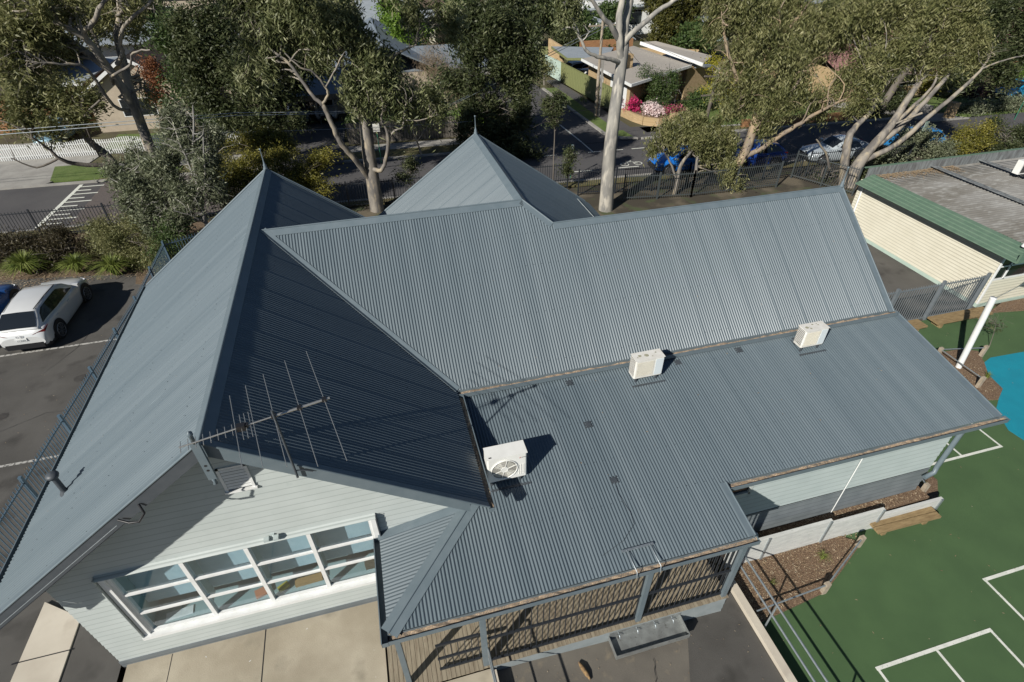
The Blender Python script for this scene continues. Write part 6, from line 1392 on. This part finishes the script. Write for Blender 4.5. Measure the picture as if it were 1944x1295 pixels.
for (px, py, Y, r, lm, lab) in ((1400,200,34.5,(1.2,.9,.5),L_GREEN,'dark green shrub under the yellow tree'),(1330,190,36,(.9,.7,.4),L_GREEN,'low green shrub by the lawn of the corner house'),
        (1690,140,33.5,(2.2,1,.8),L_DARK,'dark hedge mass in front of the pink roofed house'),(1770,155,34,(.9,.8,.6),L_WATTLE,'olive rounded bush beside the cream garage wall'),
        (1865,180,32.8,(2.0,1.2,.6),L_PURP,'dark purple bush beside the turquoise car'),(1925,150,35,(1.8,1.2,.7),L_BRIGHT,'bright green tree above the turquoise car'),
        (1860,205,29.3,(2.3,.8,.4),L_SILV,'grey green low hedge along the right footpath'),(1920,200,29.3,(1.6,.8,.4),L_SILV,'grey green low hedge at the right edge'),
        (1700,190,31.5,(1.0,.9,.5),L_DARK,'dark bare shrub at the footpath left of the pillar'),(1640,205,31.5,(1.4,.9,.4),L_DARK,'dark shrub behind the orange brick wall')):
    c = at(px,py,Y=Y); tree('shrub', lab, (c.x,c.y,0), [[((c.x,c.y,0),.06),((c.x,c.y,max(.6,c.z)),.03)]], [(tuple(c), r)], 4200, lm, M['barkdark'], .2, .08, .2, 3, .25, 'shrub', 'garden shrubs across the road')
for (pts, n, lm, lab) in ((((1740,260,22.5,(1.0,.9,.7)),(1710,285,21.5,(1.0,.9,.7)),(1780,285,21.5,(1.0,.9,.6)),(1670,300,20.8,(.8,.8,.6))), 16000, L_SILV, 'grey green bushy shrub behind the classroom parapet'),
        (((1840,265,22,(1.0,.8,.7)),(1810,285,21.5,(.9,.8,.5)),(1870,255,22,(.6,.6,.7))), 11000, L_WATTLE, 'yellowish shrub behind the classroom roof'),
        (((1905,270,21.5,(1.2,.9,.6)),(1944,255,21.8,(1.1,.9,.7)),(1890,240,22.3,(.5,.5,.5))), 11000, L_DARK, 'dark glossy shrub behind the classroom roof at the right edge'),
        (((1555,345,20.6,(.7,.5,.3)),(1620,330,20.4,(.6,.5,.4))), 3500, L_DARK, 'low dark shrub at the foot of the leaning gum')):
    b_l = bl_(*pts); c = Vector(b_l[0][0]); tree('shrub', lab, (c.x,c.y,0), [[((c.x,c.y,0),.08),((c.x,c.y,max(.8,c.z)),.04)]], b_l, n, lm, M['barkdark'], .13, .06, .2, 4, .2, 'shrub', 'shrubs behind the classroom')
# conifers and far green
for (px, Y, lab) in ((1262,60,'tall golden green conifer, left one behind the beige roofs'),(1300,61,'golden green conifer, right one behind the beige roofs')):
    b0 = at(px,88,Y=Y); bb = []
    for k in range(9): s = k/8; bb.append(((b0.x+random.uniform(-.2,.2), Y+random.uniform(-.2,.2), .8+s*6.5), (2.3*(1-s)+.35, 2.0*(1-s)+.35, .8)))
    tree('conifer_tree', lab, (b0.x,Y,0), [[((b0.x,Y,0),.2),((b0.x,Y,6.5),.08)]], bb, 15000, L_CON, M['barkdark'], .3, .13, -.1, 0, .22)
k_ = 0
sides = ['far left', 'left of the white building', 'behind the tiled house', 'behind the grey house', 'left of the cream house', 'beyond the cul de sac', 'beside the modern house', 'behind the conifers', 'behind the shed', 'behind the pink roofs', 'over the far houses at right', 'at the top right']
far = [(-32,66,3.2,L_GREEN),(-22,75,3.4,L_DARK),(-12,60,2.4,L_DARK),(-5,76,3.5,L_GREEN),(1.5,66,2.8,L_OLIVE),(9,66,2.6,L_DARK),(16,70,3.0,L_GREEN),(24,66,2.8,L_DARK),(28,64,2.6,L_GREEN),(26,76,3.6,L_DARK),(36,68,2.0,L_GREEN),(52,76,3.4,L_DARK),(44,72,2.8,L_CON),(54,62,2.8,L_GREEN),(60,56,2.8,L_DARK),(40,54,1.8,L_GREEN),(48,54,2.4,L_OLIVE),(66,62,3.4,L_GREEN),(78,66,3.6,L_DARK),(84,48,3.0,L_GREEN),(60,96,4.5,L_DARK),(-45,60,3.6,L_DARK),(38,98,4.5,L_GREEN),(10,100,4.5,L_DARK),(-20,104,4.5,L_GREEN),(80,96,5,L_GREEN),(18,61,1.8,L_BRIGHT),(30,56.5,1.6,L_GREEN),(27,59.5,1.8,L_DARK),(100,76,5,L_DARK),(0,56+6,2.2,L_RUST),(56,50,2.4,L_DARK),(70,38,2.6,L_DARK),(64,36,2.0,L_BRIGHT)]
wnames = {id(L_GREEN):'mid green', id(L_DARK):'dark green', id(L_OLIVE):'olive', id(L_CON):'golden green', id(L_BRIGHT):'lime green', id(L_RUST):'rusty brown'}
def pxof(x, y):
    v = Vector((x,y,3))-Vector(CAM); return 972+F*v.dot(Vector(RI))/v.dot(Vector(FW))
far.sort(key=lambda q: pxof(q[0], q[1]))
for i, (x, y, r, lm) in enumerate(far):
    # where it shows in the picture, for its label
    v = Vector((x,y,3))-Vector(CAM); d_ = v.dot(Vector(FW)); px = 972+F*v.dot(Vector(RI))/d_
    where = 'left edge' if px < 150 else 'left' if px < 500 else 'centre left' if px < 800 else 'centre' if px < 1100 else 'centre right' if px < 1400 else 'right' if px < 1800 else 'right edge'
    size = 'tall broad' if r > 3.3 else 'broad' if r > 2.5 else 'small'
    dist = 'across the street' if y < 60 else 'beyond the first houses' if y < 72 else 'far back among the roofs' if y < 90 else 'on the skyline row'
    lab = f'{size} {wnames[id(lm)]} tree {dist}, {i+1}{"st" if i % 10 == 0 and i != 10 else "nd" if i % 10 == 1 and i != 11 else "rd" if i % 10 == 2 and i != 12 else "th"} from left'
    bb = [((x+random.gauss(0,r*.45), y+random.gauss(0,r*.4), r*.9+random.uniform(.2,r*.9)), (r*.62,r*.58,r*.5)) for _ in range(6)]
    tree('background_tree', lab, (x,y,0), [[((x,y,0),r*.07),((x+.2,y,r*1.2),r*.04)]], bb, int(3600+1500*r), lm, M['barkdark'], .34+.03*r, .14+.012*r, .3, 1, .35, 'tree', 'background trees')
# shrubs in the car park bed
for (pts, n, lm, lab, ln, wd) in ((((235,455,21.4,(1.4,1,.9)),(270,430,21.5,(1.2,.9,.8)),(205,440,21.8,(.9,.8,.7)),(290,475,20.2,(.9,.8,.7)),(250,490,20.6,(.9,.7,.5)),(310,500,19,(.6,.6,.4))), 26000, L_OLIVE, 'feathery olive shrub filling the bed corner by the silvery gum', .13, .03),
        (((60,475,22.3,(1.6,1.1,.8)),(120,465,22.4,(1.4,1.1,.8)),(15,485,22.4,(1.2,1,.7)),(165,485,21.7,(1.1,.9,.7)),(90,500,21.4,(1.4,.7,.45))), 22000, L_BROWN, 'dark brownish shrubs along the black fence', .14, .04),
        (((320,440,20,(.8,.7,.5)),(345,415,20.4,(.6,.6,.4)),(300,480,19.3,(.6,.6,.5)),(330,462,19.2,(.5,.5,.4))), 5500, L_GREEN, 'green ground shrub below the silvery gum', .11, .045),
        (((415,300,26,(.7,.7,.5)),(400,350,25,(.7,.7,.6))), 3500, L_WATTLE, 'small olive bush behind the pale stems', .13, .04)):
    b_l = bl_(*pts); c = Vector(b_l[0][0]); tree('shrub', lab, (c.x,c.y,0), [[((c.x,c.y,0),.05),((c.x,c.y,max(.6,c.z)),.03)]], b_l, n, lm, M['barkdark'], ln, wd, -.05, 3, .18, 'shrub', 'shrubs in the car park bed')
def strappy(x, y, h, n, label, name='strappy_plant', m=None, z=.04):
    mb = MB(); rr = random.Random(int(x*100))
    for k in range(n):
        a = rr.uniform(0, 6.28); l = h*rr.uniform(.7,1.15); lean = rr.uniform(.15,1.25); d = Vector((math.cos(a),math.sin(a),0)); s_ = Vector((-d.y,d.x,0))*.013*h
        p0 = d*.05; p1 = d*l*.35*lean+Vector((0,0,l*.55)); p2 = d*l*.8*lean+Vector((0,0,l*(.95-.5*lean)))
        mb.add([p0-s_,p0+s_,p1+s_,p1-s_,p2+s_*.2,p2-s_*.2], [(0,1,2,3),(3,2,4,5)])
    o = mb.build(name, m or L_STRAP); o.location = (x,y,z); tag(o, label, 'plant', 'strappy plants in beds'); return o
L_STRAP = leafmat('strappy_leaves', [(.05,.075,.015),(.12,.16,.03),(.21,.25,.06),(.3,.33,.12)], .2)
for px, py, hh, nn, lab in ((58,520,1.25,620,'strappy green plant nearest the left edge'),(152,517,1.05,480,'strappy green plant behind the white car nose'),(222,522,1.15,380,'strappy green plant nearest the blue fence')):
    q = at(px,py,Z=.05); strappy(q.x, q.y, hh, nn, lab)
strappy(12.3,-.75,.28,60,'small grass tuft in the triangular mulch bed'); strappy(16.6,.5,.3,50,'grass tuft at the side wing corner'); strappy(22.5,3.5,.3,60,'grass tuft in the white pole bed'); strappy(10.7,-1.0,.16,40,'tiny green weed in the mulch by the handrail'); strappy(28.5,5.9,.3,50,'green tuft in the far right bed'); strappy(31,5.4,.3,50,'green tuft at the right edge of the far bed')
tree('sapling', 'thin leafy sapling between the white pole and the blue surface', (24.3,4.9,0), [[((24.3,4.9,0),.015),((24.2,5.0,.7),.012),((24.1,5.1,1.1),.006)]], [((24.1,5.05,.95),(.28,.25,.25))], 130, L_DARK, M['barkdark'], .07, .04, .1, 9, .1, 'sapling', None, brad=.008)
# loose bits: wood chips over the beds, leaves and specks on the court and roofs, flat against what they lie on
def scatter(name, label, n, fn, size, m, cat='litter'):
    vs, fs = [], []
    for k in range(n):
        p, up = fn(); p = Vector(p); a = random.uniform(0, 6.28); s_ = size*random.uniform(.5,1.3); d = Vector((math.cos(a),math.sin(a),0)); u = Vector(up); d = (d-u*d.dot(u)).normalized(); e = u.cross(d)
        b = len(vs); vs += [p-d*s_, p+e*s_*.3, p+d*s_, p-e*s_*.3]; fs.append((b,b+1,b+2,b+3))
    o = MB().add(vs, fs).build(name, m); tag(o, label, cat, None, 'stuff'); return o
lf = leafmat('fallen_leaves', [(.12,.075,.045),(.22,.15,.09),(.36,.28,.18),(.5,.43,.32)], .0, 3)
def court_pt():
    return (random.uniform(9.9,32), random.uniform(-7,6), .012), (0,0,1)
scatter('fallen_leaves', 'scattered fallen leaves and specks on the green court', 420, court_pt, .03, lf)
def bed_pt():
    while True:
        x, y = random.uniform(9.8,13.6), random.uniform(-1.7,-.35)
        if y > -1.72+max(0,(x-10.2))*.31 or x < 10.2: return (x,y,.058+random.uniform(0,.02)), (random.gauss(0,.25),random.gauss(0,.25),1)
scatter('wood_chips', 'pale wood chips lying over the triangular mulch bed', 1500, bed_pt, .028, lf)
def bed2(): yy = random.uniform(2.9,4.8); return (random.uniform(21.3,22.3+(yy-2.9)*.45),yy,.06), (random.gauss(0,.2),random.gauss(0,.2),1)
scatter('wood_chips', 'wood chips in the white pole bed', 500, bed2, .03, lf)
def bed3(): return (random.uniform(9.9,15.9),random.uniform(-.2,.1),.51), (random.gauss(0,.2),random.gauss(0,.2),1)
scatter('wood_chips', 'wood chips behind the sleeper wall', 900, bed3, .03, lf)
def bed4():
    q = (random.uniform(-15,-7.5),random.uniform(19.3,21.5),.06); return q, (random.gauss(0,.2),random.gauss(0,.2),1)
scatter('wood_chips', 'bark litter at the car park bed edge', 1800, bed4, .05, lf)
def drops():
    return (random.uniform(-3.3,1.4), random.uniform(-2.5,.5), .8085), (0,0,1)
scatter('bird_droppings', 'small white specks on the concrete in front of the gable wall', 14, drops, .022, M['white'])
def rdrops():
    x = random.uniform(3.9,9.3); return (x, random.uniform(-3.5,-1.5), rz(x,0)+.004), (0,0,1)
scatter('asphalt_specks', 'leaf bits and specks on the asphalt below the deck', 90, rdrops, .018, lf)
def cdrops():
    y = random.uniform(2.5,18); return (random.uniform(-13,-6.6), y, cz(0,y)+.004), (0,0,1)
scatter('asphalt_specks', 'leaf bits and specks on the car park asphalt', 160, cdrops, .025, lf)
def ter(): return (random.uniform(-3.5,9),random.uniform(-3,-1.5),.822 if random.random() < .5 else .83), (0,0,1)
def rf1():
    x = random.uniform(4.4,16); y = random.uniform(0,3); return (x,y,sk(y)+.014), (0,-SD,1)
scatter('fallen_leaves', 'few dry leaves on the low ribbed roof', 26, rf1, .025, lf)
def rf2():
    x = random.uniform(3.6,15.5); y = random.uniform(3.5,6.2); return (x,y,HB-SB*(YB-y)+.014), (0,-SB,1)
scatter('fallen_leaves', 'few dry leaves on the steep main roof', 26, rf2, .02, lf)
def rf3():
    y = random.uniform(.3,10); x = -random.uniform(.4,4.2); return (x,y,zA(x)+.014), (-SA,0,1)
scatter('fallen_leaves', 'few dry leaves on the left gable roof', 22, rf3, .02, lf)
# roof screws in rows
def screws(label, rows):
    mb = MB()
    for p, n in rows:
        p = Vector(p); n = Vector(n).normalized(); a = n.cross(Vector((0,1,0))) if abs(n.x) > abs(n.y) else n.cross(Vector((1,0,0))); a.normalize(); b = n.cross(a); a = a*.65; b = b*.65
        mb.add([p+n*.016+a*.011+b*.011, p+n*.016-a*.011+b*.011, p+n*.016-a*.011-b*.011, p+n*.016+a*.011-b*.011], [(0,1,2,3)])
    o = mb.build('roof_screws', M['trimdark'], sb); o['kind'] = 'stuff'
rw = []
for xx in (.5,1.3,2.1,2.9,3.7,4.25):
    for k in range(50): rw.append(((-xx, .2+k*PITCHW*3.15, zA(xx)), (-SA,0,1))); rw.append(((min(xx,3.9), .2+k*PITCHW*3.15, zA(min(xx,3.9))), (SA,0,1)))
for yy in (3.5,4.5,5.5,6.2):
    for k in range(55): rw.append(((4.6+k*PITCHW*3.1, yy, HB-SB*(YB-yy)), (0,-SB,1)))
for yy in (-.05,.9,1.9,2.9):
    for k in range(55): rw.append(((4.6+k*PITCHW*3.1, yy, sk(yy)), (0,-SD,1)))
screws('', rw)
# papers and boxes on the bench behind the big window
def item(name, label, x0, x1, y0, y1, z0, z1, m, rot=0):
    cx, cy = (x0+x1)/2, (y0+y1)/2; mb = MB().box(x0-cx, x1-cx, y0-cy, y1-cy, 0, z1-z0); o = mb.build(name, m); o.location = (cx,cy,z0); o.rotation_euler = (0,0,rot); tag(o, label, name.replace('_',' '), 'things on the window bench')
item('poster', 'white poster lying behind the lowest left pane', -2.55,-2.05,.82,1.0,1.80,1.812,M['white'],.1)
item('paper_stack', 'orange paper stack behind the second bay', -.85,-.55,.84,1.02,1.80,1.86,mat('orange_paper',(.55,.22,.12),.7),.3)
item('folder', 'yellow folder leaning in the third bay', -.40,-.18,.86,.98,1.80,1.87,mat('yellow_folder',(.5,.42,.05),.6),.5)
item('book_row', 'row of tan books in the third bay', -.05,.5,.86,1.0,1.80,1.9,mat('tan_books',(.4,.24,.1),.8),.05)
item('storage_tub', 'brown tub in the fourth bay', 1.4,1.72,.86,1.0,1.80,2.02,mat('brown_tub',(.12,.09,.06),.6))
scene.render.engine = 'CYCLES'
